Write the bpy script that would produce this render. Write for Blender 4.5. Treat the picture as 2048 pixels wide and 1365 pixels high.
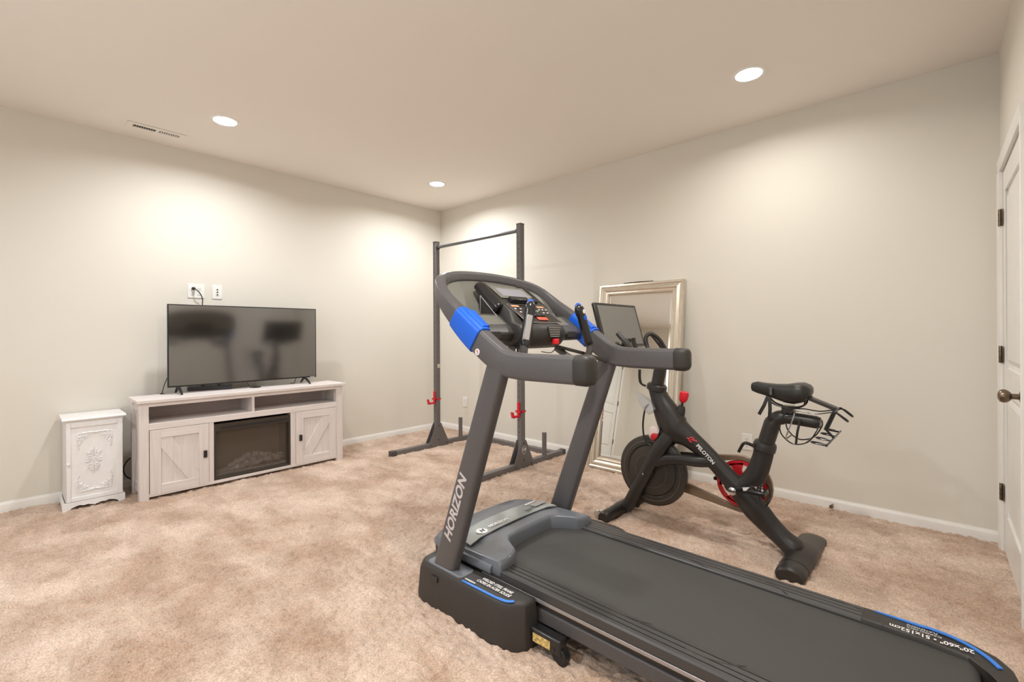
import bpy, bmesh, math, random
import numpy as np
from mathutils import Vector, Matrix
PI = math.pi
random.seed(4)
sc = bpy.context.scene
COL = sc.collection
for _o in list(bpy.data.objects):
    bpy.data.objects.remove(_o, do_unlink=True)

# ---------------------------------------------------------------- camera
# room axes: corner of the two far walls at the origin, back wall y=0, left wall x=0, z up, metres
cam_d = bpy.data.cameras.new('camera'); cam = bpy.data.objects.new('camera', cam_d); COL.objects.link(cam)
cam_d.sensor_fit = 'HORIZONTAL'; cam_d.sensor_width = 36.0
cam_d.lens = 925.6245 / 2048 * 36.0
cam_d.shift_y = -(682.5 - 666.06) / 2048
cam_d.clip_start = 0.02
cam.matrix_world = Matrix.Translation((4.632, -3.7352, 1.1937)) @ Matrix.Rotation(0.7412, 4, 'Z') @ Matrix.Rotation(PI / 2, 4, 'X') @ Matrix.Rotation(-0.005, 4, 'Z')
sc.camera = cam

# ---------------------------------------------------------------- world and exposure
w = bpy.data.worlds.new('world'); sc.world = w; w.use_nodes = True
w.node_tree.nodes['Background'].inputs[0].default_value = (0.86, 0.95, 1.0, 1)
w.node_tree.nodes['Background'].inputs[1].default_value = 2.4
sc.view_settings.view_transform = 'Standard'; sc.view_settings.look = 'None'
sc.view_settings.gamma = 1.0; sc.view_settings.use_curve_mapping = False
sc.view_settings.exposure = 0.07
LAMP_W = 28.5
COOL = (0.94, 0.975, 1.0); WARM = (0.98, 0.965, 0.93)

RW, RD, RH = 4.8975, 5.2, 2.74          # room width, depth, ceiling height

# ---------------------------------------------------------------- helpers
def lin(c):
    return tuple(((v / 255) / 12.92 if v / 255 <= 0.04045 else ((v / 255 + 0.055) / 1.055) ** 2.4) for v in c) + (1,)

_M = {}
def mat(name, rgb, rough=0.5, metal=0.0, bump=None, var=None, spec=0.5, coat=0.0, ior=1.5, trans=0.0, emit=None, alpha=1.0, grain=None):
    """principled material; bump=(scale,strength,distance), var=(scale,amount): slight tone variation, grain=(axis,scale,amount)"""
    if name in _M: return _M[name]
    m = bpy.data.materials.new(name); m.use_nodes = True; nt = m.node_tree; b = nt.nodes['Principled BSDF']
    b.inputs['Base Color'].default_value = lin(rgb)
    b.inputs['Roughness'].default_value = rough; b.inputs['Metallic'].default_value = metal
    b.inputs['Specular IOR Level'].default_value = spec; b.inputs['IOR'].default_value = ior
    b.inputs['Coat Weight'].default_value = coat; b.inputs['Transmission Weight'].default_value = trans
    b.inputs['Alpha'].default_value = alpha
    if emit: b.inputs['Emission Color'].default_value = lin(emit[0]); b.inputs['Emission Strength'].default_value = emit[1]
    tc = nt.nodes.new('ShaderNodeTexCoord')
    if var or grain:
        n = nt.nodes.new('ShaderNodeTexNoise'); n.inputs['Detail'].default_value = 4
        mp = nt.nodes.new('ShaderNodeMapping')
        if grain:
            s = [grain[1]] * 3; s['xyz'.index(grain[0])] = grain[1] / 14; mp.inputs['Scale'].default_value = s; n.inputs['Scale'].default_value = 1.0; amt = grain[2]
        else:
            n.inputs['Scale'].default_value = var[0]; amt = var[1]
        nt.links.new(tc.outputs['Object'], mp.inputs[0]); nt.links.new(mp.outputs[0], n.inputs['Vector'])
        r = nt.nodes.new('ShaderNodeValToRGB'); c = lin(rgb)
        r.color_ramp.elements[0].position = 0.3; r.color_ramp.elements[1].position = 0.7
        r.color_ramp.elements[0].color = tuple(v * (1 - amt) for v in c[:3]) + (1,)
        r.color_ramp.elements[1].color = tuple(min(1, v * (1 + amt)) for v in c[:3]) + (1,)
        nt.links.new(n.outputs['Fac'], r.inputs[0]); nt.links.new(r.outputs[0], b.inputs['Base Color'])
    if bump:
        n2 = nt.nodes.new('ShaderNodeTexNoise'); n2.inputs['Scale'].default_value = bump[0]; n2.inputs['Detail'].default_value = 3
        bp = nt.nodes.new('ShaderNodeBump'); bp.inputs['Strength'].default_value = bump[1]; bp.inputs['Distance'].default_value = bump[2]
        nt.links.new(tc.outputs['Object'], n2.inputs['Vector']); nt.links.new(n2.outputs['Fac'], bp.inputs['Height']); nt.links.new(bp.outputs[0], b.inputs['Normal'])
    _M[name] = m
    return m

def spline(pts, n=6):
    """Catmull-Rom through pts (any dimension)"""
    P = [np.array(p, float) for p in pts]
    P = [2 * P[0] - P[1]] + P + [2 * P[-1] - P[-2]]
    out = []
    for i in range(1, len(P) - 2):
        for k in range(n):
            t = k / n; a, b, c, d = P[i - 1], P[i], P[i + 1], P[i + 2]
            out.append(0.5 * (2 * b + (c - a) * t + (2 * a - 5 * b + 4 * c - d) * t * t + (3 * b - a - 3 * c + d) * t ** 3))
    out.append(P[-2]); return out

def rrect(w2, h2, r, k=4):
    """rounded rectangle outline, half sizes w2,h2"""
    r = min(r, w2 * .999, h2 * .999); o = []
    for cx, cy, a0 in ((w2 - r, h2 - r, 0), (-w2 + r, h2 - r, 90), (-w2 + r, -h2 + r, 180), (w2 - r, -h2 + r, 270)):
        for i in range(k + 1):
            a = math.radians(a0 + 90 * i / k); o.append((cx + r * math.cos(a), cy + r * math.sin(a)))
    return o

class MB:
    def __init__(s): s.v = []; s.f = []
    def add(s, vs, fs):
        o = len(s.v); s.v += [tuple(map(float, p)) for p in vs]; s.f += [tuple(i + o for i in f) for f in fs]; return s
    def box(s, x0, x1, y0, y1, z0, z1):
        x0, x1 = sorted((x0, x1)); y0, y1 = sorted((y0, y1)); z0, z1 = sorted((z0, z1))
        return s.add([(x0, y0, z0), (x1, y0, z0), (x1, y1, z0), (x0, y1, z0), (x0, y0, z1), (x1, y0, z1), (x1, y1, z1), (x0, y1, z1)],
                     [(0, 3, 2, 1), (4, 5, 6, 7), (0, 1, 5, 4), (1, 2, 6, 5), (2, 3, 7, 6), (3, 0, 4, 7)])
    def obox(s, c, u, v, n, a, b, d):
        """oriented box: centre, unit axes u,v,n, half sizes a,b,d"""
        c, u, v, n = map(np.array, (c, u, v, n)); P = []
        for k in (-1, 1):
            for i, j in ((-1, -1), (1, -1), (1, 1), (-1, 1)): P.append(c + u * a * i + v * b * j + n * d * k)
        return s.add(P, [(0, 3, 2, 1), (4, 5, 6, 7), (0, 1, 5, 4), (1, 2, 6, 5), (2, 3, 7, 6), (3, 0, 4, 7)])
    def prism(s, pts, ax, a, b):
        g = {'x': lambda p, t: (t, p[0], p[1]), 'y': lambda p, t: (p[0], t, p[1]), 'z': lambda p, t: (p[0], p[1], t)}[ax]
        n = len(pts); vs = [g(p, a) for p in pts] + [g(p, b) for p in pts]
        fs = [tuple(range(n - 1, -1, -1)), tuple(range(n, 2 * n))] + [(i, (i + 1) % n, (i + 1) % n + n, i + n) for i in range(n)]
        return s.add(vs, fs)
    def loft(s, rings, cap=True):
        n = len(rings[0]); vs = [p for r in rings for p in r]; fs = []
        for i in range(len(rings) - 1):
            for j in range(n):
                k = (j + 1) % n; fs.append((i * n + j, i * n + k, (i + 1) * n + k, (i + 1) * n + j))
        if cap: fs += [tuple(range(n - 1, -1, -1)), tuple(range((len(rings) - 1) * n, len(rings) * n))]
        return s.add(vs, fs)
    def sweep(s, path, prof, up=(0, 0, 1), cap=True):
        """prof(t, i) -> outline [(a,b)], a along side (tangent x up), b along the other normal"""
        P = [np.array(p, float)[:3] for p in path]; up = np.array(up, float); rings = []
        for i, p in enumerate(P):
            t = P[min(i + 1, len(P) - 1)] - P[max(i - 1, 0)]; t /= np.linalg.norm(t)
            sd = np.cross(t, up); sd /= np.linalg.norm(sd); d = np.cross(sd, t)
            rings.append([p + sd * a + d * b for a, b in prof(i / (len(P) - 1), i)])
        return s.loft(rings, cap)
    def tube(s, path, r, n=10, cap=True):
        """round tube with parallel-transport frame; r number or list"""
        P = [np.array(p, float)[:3] for p in path]; rings = []
        T = [P[min(i + 1, len(P) - 1)] - P[max(i - 1, 0)] for i in range(len(P))]; T = [t / np.linalg.norm(t) for t in T]
        a = np.array((0, 0, 1.0)) if abs(T[0][2]) < .9 else np.array((1.0, 0, 0))
        u = np.cross(T[0], a); u /= np.linalg.norm(u)
        for i, p in enumerate(P):
            u = u - T[i] * (u @ T[i]); u /= np.linalg.norm(u); v = np.cross(T[i], u)
            rr = r[i] if isinstance(r, (list, tuple)) else r
            rings.append([p + (u * math.cos(k * 2 * PI / n) + v * math.sin(k * 2 * PI / n)) * rr for k in range(n)])
        return s.loft(rings, cap)
    def lathe(s, prof, o, ax='z', n=24, sx=1, sy=1):
        """prof [(radius, height)], axis through o"""
        ix = 'xyz'.index(ax); a, b = [(1, 2), (2, 0), (0, 1)][ix]; rings = []
        for r, h in prof:
            R = []
            for k in range(n):
                p = [0, 0, 0]; p[ix] = o[ix] + h; p[a] = o[a] + r * sx * math.cos(k * 2 * PI / n); p[b] = o[b] + r * sy * math.sin(k * 2 * PI / n); R.append(p)
            rings.append(R)
        return s.loft(rings, True)
    def ball(s, c, rx, ry=None, rz=None, n=14):
        ry = ry or rx; rz = rz or rx; rings = []
        for i in range(1, 9):
            a = -PI / 2 + PI * i / 9
            rings.append([(c[0] + rx * math.cos(a) * math.cos(k * 2 * PI / n), c[1] + ry * math.cos(a) * math.sin(k * 2 * PI / n), c[2] + rz * math.sin(a)) for k in range(n)])
        return s.loft(rings, True)
    def text(s, body, o, u, v, size, depth=0.0006, shear=0.0, bold=0.0, align='CENTER', fit=None, spacing=1.0):
        """flat lettering on the plane (o; u right, v up)"""
        cu = bpy.data.curves.new('t', 'FONT'); cu.body = body; cu.size = size; cu.shear = shear; cu.offset = bold
        cu.align_x = align; cu.align_y = 'CENTER'; cu.resolution_u = 3; cu.space_character = spacing
        ob = bpy.data.objects.new('t', cu); COL.objects.link(ob); bpy.context.view_layer.update()
        me = bpy.data.meshes.new_from_object(ob.evaluated_get(bpy.context.evaluated_depsgraph_get()))
        bpy.data.objects.remove(ob); bpy.data.curves.remove(cu)
        o, u, v = np.array(o, float), np.array(u, float), np.array(v, float); u /= np.linalg.norm(u); v /= np.linalg.norm(v); n = np.cross(u, v)
        xs = [q.co.x for q in me.vertices]; k = 1.0
        if fit and xs: k = fit / (max(xs) - min(xs))
        s.add([o + u * q.co.x * k + v * q.co.y + n * depth for q in me.vertices], [tuple(p.vertices) for p in me.polygons])
        bpy.data.meshes.remove(me); return s
    def move(s, M):
        s.v = [tuple(M @ Vector(p)) for p in s.v]; return s
    def build(s, name, m, parent=None, bevel=0.0, seg=2, ang=38, smooth=True, limit=30, label=None):
        me = bpy.data.meshes.new(name)
        off = parent_loc(parent)
        me.from_pydata([(p[0] - off[0], p[1] - off[1], p[2] - off[2]) for p in s.v], [], s.f)
        bm = bmesh.new(); bm.from_mesh(me); bmesh.ops.remove_doubles(bm, verts=bm.verts, dist=1e-6); bmesh.ops.recalc_face_normals(bm, faces=bm.faces); bm.to_mesh(me); bm.free()
        if smooth:
            me.polygons.foreach_set('use_smooth', [True] * len(me.polygons)); me.set_sharp_from_angle(angle=math.radians(ang))
        me.materials.append(m)
        ob = bpy.data.objects.new(name, me); COL.objects.link(ob)
        if parent: ob.parent = parent
        if bevel:
            bv = ob.modifiers.new('bevel', 'BEVEL'); bv.width = bevel; bv.segments = seg; bv.limit_method = 'ANGLE'; bv.angle_limit = math.radians(limit); bv.harden_normals = False
            bv.use_clamp_overlap = True
        if label: ob['label'] = label
        return ob

def parent_loc(p):
    x = y = z = 0.0
    while p is not None:
        x += p.location.x; y += p.location.y; z += p.location.z; p = p.parent
    return (x, y, z)

def thing(name, label, cat, loc=(0, 0, 0), group=None, kind=None):
    o = bpy.data.objects.new(name, None); COL.objects.link(o); o.location = loc; o.empty_display_size = 0.1
    return tag(o, label, cat, group, kind)
def tag(o, label=None, cat=None, group=None, kind=None):
    if label: o['label'] = label
    if cat: o['category'] = cat
    if group: o['group'] = group
    if kind: o['kind'] = kind
    return o

# ================================================================ ROOM
m_wall = mat('wall_paint', (226, 220, 209), 0.72, bump=(220, .06, .002), spec=.3)
m_ceil = mat('ceiling_paint', (242, 235, 227), 0.9, bump=(160, .12, .002), spec=.2)
m_trim = mat('trim_white', (236, 233, 228), 0.38, var=(9, .02))
m_bronze = mat('brushed_bronze', (120, 104, 88), 0.32, metal=.9, var=(40, .15))
m_lamp = mat('lamp_lens', (255, 250, 240), .5, emit=((255, 246, 232), 14))
m_ring = mat('lamp_trim', (240, 238, 232), .35)
m_plate = mat('plate_white', (240, 238, 233), .35)
m_slot = mat('slot_dark', (60, 54, 50), .6)
m_black = mat('black_plastic', (30, 30, 31), .42, bump=(500, .1, .001))

def carpet_material():
    m = bpy.data.materials.new('carpet'); m.use_nodes = True; nt = m.node_tree; b = nt.nodes['Principled BSDF']; L = nt.links.new
    tc = nt.nodes.new('ShaderNodeTexCoord')
    def noise(scale, detail, sx=1, sy=1, rot=0, dist=0, rgh=.5):
        mp = nt.nodes.new('ShaderNodeMapping'); mp.inputs['Scale'].default_value = (sx, sy, 1); mp.inputs['Rotation'].default_value = (0, 0, rot)
        n = nt.nodes.new('ShaderNodeTexNoise'); n.inputs['Scale'].default_value = scale; n.inputs['Detail'].default_value = detail; n.inputs['Distortion'].default_value = dist; n.inputs['Roughness'].default_value = rgh
        L(tc.outputs['Object'], mp.inputs[0]); L(mp.outputs[0], n.inputs['Vector']); return n.outputs['Fac']
    def ramp(f, a, b_, p0=.35, p1=.65):
        r = nt.nodes.new('ShaderNodeValToRGB'); r.color_ramp.elements[0].position = p0; r.color_ramp.elements[1].position = p1
        r.color_ramp.elements[0].color = a; r.color_ramp.elements[1].color = b_; L(f, r.inputs[0]); return r.outputs[0]
    def mix(a, b_, f=None, mode='MIX', v=.5):
        x = nt.nodes.new('ShaderNodeMix'); x.data_type = 'RGBA'; x.blend_type = mode; x.inputs[0].default_value = v
        if f is not None: L(f, x.inputs[0])
        L(a, x.inputs[6]); L(b_, x.inputs[7]); return x.outputs[2]
    # pile leaning this way and that: broad soft-edged patches, as footprints and vacuum strokes leave them
    tracks = ramp(noise(2.1, 9, 1, 1.3, .5, .25, .62), lin((190, 162, 142)), lin((220, 197, 180)), .40, .60)
    strokes = ramp(noise(4.6, 8, .8, 1.9, -.35, .3, .62), (.90, .885, .87, 1), (1.04, 1.04, 1.04, 1), .42, .58)
    col = mix(tracks, strokes, mode='MULTIPLY', v=1)
    tuft = ramp(noise(150, 2), (.70, .67, .64, 1), (1.12, 1.12, 1.12, 1), .3, .64)
    col = mix(col, tuft, mode='MULTIPLY', v=.85)
    fine = ramp(noise(420, 1), (.72, .70, .67, 1), (1.15, 1.15, 1.15, 1), .32, .66)
    col = mix(col, fine, mode='MULTIPLY', v=.8)
    L(col, b.inputs['Base Color']); b.inputs['Roughness'].default_value = 1; b.inputs['Specular IOR Level'].default_value = .05
    b.inputs['Sheen Weight'].default_value = .25; b.inputs['Sheen Roughness'].default_value = .5
    h1 = noise(150, 2); h2 = noise(420, 2)
    ad = nt.nodes.new('ShaderNodeMath'); ad.operation = 'MULTIPLY_ADD'; ad.inputs[1].default_value = .45; L(h2, ad.inputs[0]); L(h1, ad.inputs[2])
    bp = nt.nodes.new('ShaderNodeBump'); bp.inputs['Strength'].default_value = .6; bp.inputs['Distance'].default_value = .004
    L(ad.outputs[0], bp.inputs['Height']); L(bp.outputs[0], b.inputs['Normal'])
    return m
m_carpet = carpet_material()

floor = tag(MB().box(-.12, RW + .12, -RD - .12, .12, -.10, 0).build('floor', m_carpet), 'beige cut-pile carpet over the whole floor', 'carpet', kind='structure')
def carpet_pile(x0, x1, y0, y1, st):
    # tufted pile as a fine height field standing on the floor slab
    nx, ny = int((x1 - x0) / st) + 1, int((y1 - y0) / st) + 1
    rg = np.random.default_rng(11)
    def blur(a, sg):
        k = np.exp(-.5 * (np.arange(-int(3 * sg) - 1, int(3 * sg) + 2) / sg) ** 2); k /= k.sum(); h = len(k) // 2
        for ax in (0, 1):
            p_ = np.pad(a, [(h, h) if i == ax else (0, 0) for i in (0, 1)], mode='wrap'); o = np.zeros_like(a)
            for i, w_ in enumerate(k): o += w_ * (p_[i:i + a.shape[0]] if ax == 0 else p_[:, i:i + a.shape[1]])
            a = o
        return (a - a.mean()) / a.std()
    f = blur(rg.standard_normal((ny, nx)), 1.0) * .0034 + blur(rg.standard_normal((ny, nx)), 3.0) * .0016
    z = np.clip(.0070 + f, .0006, .018)
    gx, gy = np.meshgrid(np.linspace(x0, x1, nx), np.linspace(y0, y1, ny))
    gx = gx + rg.normal(0, st * .22, gx.shape); gy = gy + rg.normal(0, st * .22, gy.shape)
    co = np.stack([gx, gy, z], -1).astype(np.float32).reshape(-1, 3)
    i = np.arange(nx * ny).reshape(ny, nx); q = np.stack([i[:-1, :-1], i[:-1, 1:], i[1:, 1:], i[1:, :-1]], -1).reshape(-1, 4).astype(np.int32)
    me = bpy.data.meshes.new('carpet_pile'); me.vertices.add(len(co)); me.vertices.foreach_set('co', co.ravel())
    me.loops.add(q.size); me.loops.foreach_set('vertex_index', q.ravel()); me.polygons.add(len(q))
    me.polygons.foreach_set('loop_start', np.arange(0, q.size, 4, dtype=np.int32)); me.polygons.foreach_set('use_smooth', np.ones(len(q), dtype=bool))
    me.update(calc_edges=True); me.materials.append(m_carpet)
    o = bpy.data.objects.new('carpet_pile', me); COL.objects.link(o); o.parent = floor; o['kind'] = 'stuff'; return o
carpet_pile(-.01, RW + .03, -RD - .01, .01, .0066)
tag(MB().box(-.12, 0, -RD, 0, 0, RH).build('wall_left', m_wall), 'pale beige wall behind the television', 'wall', kind='structure')
tag(MB().box(-.12, RW + .12, 0, .12, 0, RH).build('wall_back', m_wall), 'beige wall behind the exercise bike and mirror', 'wall', kind='structure')
WX0, WX1, WZ0, WZ1 = 1.5, 4.3, .80, 2.25      # unseen window added behind the camera to let in sky fill
wf = MB().box(-.12, WX0, -RD - .12, -RD, 0, RH).box(WX1, RW + .12, -RD - .12, -RD, 0, RH).box(WX0, WX1, -RD - .12, -RD, 0, WZ0).box(WX0, WX1, -RD - .12, -RD, WZ1, RH)
tag(wf.build('wall_front', m_wall, smooth=False), 'beige wall behind the camera', 'wall', kind='structure')
tw = thing('fill_window_1', 'wide white window added unseen behind the camera for fill light', 'window', ((WX0 + WX1) / 2, -RD, WZ0), kind='structure')
fw_ = MB()
for a in ((WX0, WX0 + .05, WZ0, WZ1), (WX1 - .05, WX1, WZ0, WZ1), (WX0, WX1, WZ0, WZ0 + .05), (WX0, WX1, WZ1 - .05, WZ1), (2.87, 2.93, WZ0, WZ1)): fw_.box(a[0], a[1], -RD - .09, -RD - .03, a[2], a[3])
fw_.build('fill_window_frame', m_trim, tw, bevel=.003)
MB().box(WX0 - .03, WX1 + .03, -RD - .03, -RD + .04, WZ0 - .025, WZ0).build('fill_window_sill', m_trim, tw, bevel=.004)
pl = bpy.data.lights.new('sky_portal', 'AREA'); pl.shape = 'RECTANGLE'; pl.size = WX1 - WX0; pl.size_y = WZ1 - WZ0; pl.cycles.is_portal = True
po = bpy.data.objects.new('sky_portal', pl); COL.objects.link(po); po.parent = tw; po.location = (0, -.06, (WZ1 - WZ0) / 2); po.rotation_euler = (PI / 2, 0, 0)
# right wall with its doorway (door at y -0.945 .. -0.13)
DY0, DY1, DZ = -.947, -.128, 2.045
wr = MB().box(RW, RW + .12, -RD, DY0, 0, RH).box(RW, RW + .12, DY1, 0, 0, RH).box(RW, RW + .12, DY0, DY1, DZ, RH)
tag(wr.build('wall_right', m_wall, smooth=False), 'beige wall holding the white panel door', 'wall', kind='structure')

# ceiling with round openings for the recessed lamps
LAMPS = [(.83, -.72, COOL, .82), (.84, -2.66, COOL, .78), (3.81, -.72, WARM, .43), (3.81, -2.66, WARM, 1.12), (2.4, -4.5, COOL, 1.0)]  # last lamp is unseen, added behind the camera for overall light
HR = .074
bm = bmesh.new()
def ring_edges(pts):
    vs = [bm.verts.new(p) for p in pts]
    for i in range(len(vs)): bm.edges.new((vs[i], vs[(i + 1) % len(vs)]))
ring_edges([(-.12, -RD - .12, RH), (RW + .12, -RD - .12, RH), (RW + .12, .12, RH), (-.12, .12, RH)])
for x, y, _, _p in LAMPS: ring_edges([(x + HR * math.cos(k * PI / 16), y + HR * math.sin(k * PI / 16), RH) for k in range(32)])
bmesh.ops.triangle_fill(bm, use_beauty=True, edges=bm.edges[:])
me = bpy.data.meshes.new('ceiling'); bm.to_mesh(me); bm.free(); me.materials.append(m_ceil)
ceil = bpy.data.objects.new('ceiling', me); COL.objects.link(ceil); tag(ceil, 'plain beige ceiling with recessed lamps', 'ceiling', kind='structure')
# unseen slab added above the ceiling so no light leaks
tag(MB().box(-.12, RW + .12, -RD - .12, .12, RH + .16, RH + .2).build('trim_1', m_ceil), 'unseen slab added above the ceiling to block light', 'trim', kind='structure')

LAB = ['recessed ceiling lamp in the far corner above the pull-up rack', 'recessed ceiling lamp beside the air vent', 'recessed ceiling lamp above the exercise bike, showing its inner reflector',
       'recessed ceiling lamp above the treadmill', 'unseen recessed ceiling lamp added behind the camera near the fill window']
for (x, y, tint, pw), lab in zip(LAMPS, LAB):
    t = thing('recessed_lamp', lab, 'ceiling lamp', (x, y, RH), 'recessed ceiling lamps')
    MB().lathe([(HR - .002, .004), (HR - .001, -.003), (.084, -.006), (.094, -.004), (.096, .0)], (x, y, RH), n=40).build('trim_ring', m_ring, t)
    # remove caps of the open rings by building the shells explicitly
    MB().loft([[(x + r * math.cos(k * PI / 20), y + r * math.sin(k * PI / 20), RH + h) for k in range(40)] for r, h in ((HR - .002, -.002), (.068, .010), (.060, .021))], cap=False).build('reflector', m_ring, t)
    MB().loft([[(x + r * math.cos(k * PI / 20), y + r * math.sin(k * PI / 20), RH + h) for k in range(40)] for r, h in ((.0595, .020), (.03, .0205), (.001, .0207))], cap=False).build('lens', m_lamp, t)
    MB().loft([[(x + r * math.cos(k * PI / 20), y + r * math.sin(k * PI / 20), RH + h) for k in range(40)] for r, h in ((.08, .0), (.08, .1), (.001, .1))], cap=False).build('housing', m_ring, t)
    ld = bpy.data.lights.new('lamp_glow', 'AREA'); ld.shape = 'DISK'; ld.size = .105; ld.energy = LAMP_W * pw; ld.color = tint; ld.spread = PI
    lo = bpy.data.objects.new('lamp_glow', ld); COL.objects.link(lo); lo.parent = t; lo.location = (0, 0, .017)
# the ring lathe above has end caps; strip them so the opening stays open
for o in [o for o in bpy.data.objects if o.name.startswith('trim_ring')]:
    bm = bmesh.new(); bm.from_mesh(o.data)
    bmesh.ops.delete(bm, geom=[f for f in bm.faces if len(f.verts) > 4], context='FACES_ONLY'); bm.to_mesh(o.data); bm.free()

# baseboards
def bb_prof(h=.0715, t=.014): return [(0, 0), (t, 0), (t, h - .02), (t - .003, h - .012), (t - .008, h - .005), (t - .009, h), (0, h)]
tag(MB().prism([(p[0], p[1]) for p in bb_prof()], 'y', -RD, 0).build('baseboard_left', m_trim, ang=25), 'white baseboard along the television wall', 'baseboard', kind='structure')
tag(MB().prism([(-p[0], p[1]) for p in bb_prof()], 'x', 0, RW).build('baseboard_back', m_trim, ang=25), 'white baseboard along the wall behind the bike', 'baseboard', kind='structure')
tag(MB().prism([(RW - p[0], p[1]) for p in bb_prof()], 'y', -RD, DY0 - .062).build('baseboard_right', m_trim, ang=25), 'white baseboard beyond the panel door', 'baseboard', kind='structure')
tag(MB().prism([(-RD + p[0], p[1]) for p in bb_prof()], 'x', 0, RW).build('baseboard_front', m_trim, ang=25), 'white baseboard behind the camera', 'baseboard', kind='structure')

# panel doors with casing, hinges and knob
def panel_door(n, fx, s, y0, y1, hinge_y, label, knob_y):
    """fx: wall plane, s: direction into the room (+1/-1)"""
    def X(d): return fx + s * d
    t = thing('door_%d' % n, label, 'door', (fx, (y0 + y1) / 2, 0), kind='structure')
    st = .105
    f = -.004
    b = MB()
    for a, c in ((y0 + .003, y0 + st), (y1 - st, y1 - .003)): b.box(X(f), X(f - .035), a, c, .012, DZ - .003)
    for z0, z1 in ((.012, .22), (.86, 1.0), (DZ - .12, DZ - .003)): b.box(X(f), X(f - .035), y0 + st, y1 - st, z0, z1)
    b.build('stiles_and_rails', m_trim, t, bevel=.003)
    for z0, z1 in ((.22, .86), (1.0, DZ - .12)):
        a, c = y0 + st, y1 - st; g = .045
        P = MB(); d0, d1 = X(f - .010), X(f - .002)
        o = [(d0, a, z0), (d0, c, z0), (d0, c, z1), (d0, a, z1)]; i1 = [(X(f - .012), a + .02, z0 + .02), (X(f - .012), c - .02, z0 + .02), (X(f - .012), c - .02, z1 - .02), (X(f - .012), a + .02, z1 - .02)]
        i2 = [(d1, a + g, z0 + g), (d1, c - g, z0 + g), (d1, c - g, z1 - g), (d1, a + g, z1 - g)]
        P.loft([[(X(f - .03), q[1], q[2]) for q in o], o, i1, i2]); P.build('panel', m_trim, t, ang=12)
    for z in (.326, 1.065, 1.80):
        h = MB().tube([(X(.008), hinge_y, z - .045), (X(.008), hinge_y, z + .045)], .008, 10)
        h.box(X(.001), X(.003), hinge_y - .03, hinge_y + .005, z - .045, z + .045)
        hg = h.build('hinge', m_bronze, t, bevel=.001)
        for q in (-.015, .015): MB().tube([(X(.008), hinge_y, z + q - .001), (X(.008), hinge_y, z + q + .001)], .0088, 10).build('knuckle_line', m_slot, hg)
    k = MB().lathe([(.033, -.004), (.033, .004), (.024, .010), (.012, .014), (.0115, .034), (.020, .040), (.0275, .050), (.0285, .060), (.024, .070), (.012, .0755), (.002, .0765)], (0, 0, 0), 'x', 28)
    k.v = [(X(p[0] - .004), p[1] + knob_y, p[2] + .915) for p in k.v]; k.build('knob', m_bronze, t)
    c = thing('trim_%d' % (n + 1), 'white casing around ' + label, 'trim', (fx, (y0 + y1) / 2, 0), kind='structure')
    def casing(y_in, y_out, z0, z1):
        e = 1 if y_out > y_in else -1
        pr = [(0, y_in), (.011, y_in), (.0135, y_in + e * .012), (.016, y_in + e * .05), (.017, y_out - e * .004), (.014, y_out), (0, y_out)]
        MB().prism([(X(p[0]), p[1]) for p in pr], 'z', z0, z1).build('casing', m_trim, c, ang=20)
    casing(y0 - .003, y0 - .063, 0, DZ + .003); casing(y1 + .003, y1 + .063, 0, DZ + .003)
    pr = [(0, DZ + .003), (.011, DZ + .003), (.0135, DZ + .015), (.016, DZ + .05), (.017, DZ + .06), (.014, DZ + .064), (0, DZ + .064)]
    MB().prism([(X(p[0]), p[1]) for p in pr], 'y', y0 - .063, y1 + .063).build('casing', m_trim, c, ang=20)
panel_door(1, RW, -1, DY0, DY1, DY1 + .004, 'white two-panel door at the right edge', DY0 + .068)
panel_door(2, 0.0145, 1, -4.75, -3.97, -4.755, 'white two-panel door on the television wall, seen in the mirror', -4.04)

# door stop on the back baseboard
t = thing('door_stop', 'small spring door stop on the baseboard below the saddle', 'door stop', (4.12, -.014, .035))
MB().tube([(4.12, -.014, .035), (4.12, -.055, .035)], .006, 10).build('spring', m_bronze, t)
MB().lathe([(.004, 0), (.011, .002), (.012, .012), (.008, .018), (.002, .019)], (4.12, -.055, .035), 'y', 14).move(Matrix.Translation((0, -.11, 0)) @ Matrix.Diagonal((1, 1, 1, 1))).move(Matrix.Translation((0, .11 - .018, 0))).build('tip', m_bronze, t)

# supply vent in the ceiling
t = thing('ceiling_vent', 'narrow white air vent in the ceiling above the television', 'air vent', (.29, -2.96, RH))
x0, x1, y0, y1 = .232, .345, -3.14, -2.78
MB().box(x0, x1, y0, y1, RH - .002, RH).build('back_plate', m_slot, t)
z0, z1 = RH - .006, RH - .001
ring_o = [(x0, y0), (x1, y0), (x1, y1), (x0, y1)]; ring_i = [(x0 + .033, y0 + .036), (x1 - .033, y0 + .036), (x1 - .033, y1 - .036), (x0 + .033, y1 - .036)]
MB().loft([[(*q, z1) for q in ring_o], [(*q, z1 - .001) for q in ring_o], [(*q, z0) for q in ring_i], [(*q, z1) for q in ring_i]], cap=False).build('vent_frame', m_ceil, t, ang=10)
MB().box(x0 + .033, x1 - .033, -2.966, -2.954, z0, z1).build('centre_bar', m_ceil, t)
for k in range(20):
    yy = y0 + .042 + k * .0143 + (.006 if k >= 10 else 0)
    c, s_ = (math.cos(.9), math.sin(.9)) if k < 10 else (math.cos(-.9), math.sin(-.9))
    MB().obox(((x0 + x1) / 2, yy, RH - .005), (1, 0, 0), (0, c, s_), (0, -s_, c), .0232, .0042 if k >= 10 else .0026, .0006).build('louvre', m_ceil if k >= 10 else m_trim, t)

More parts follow.
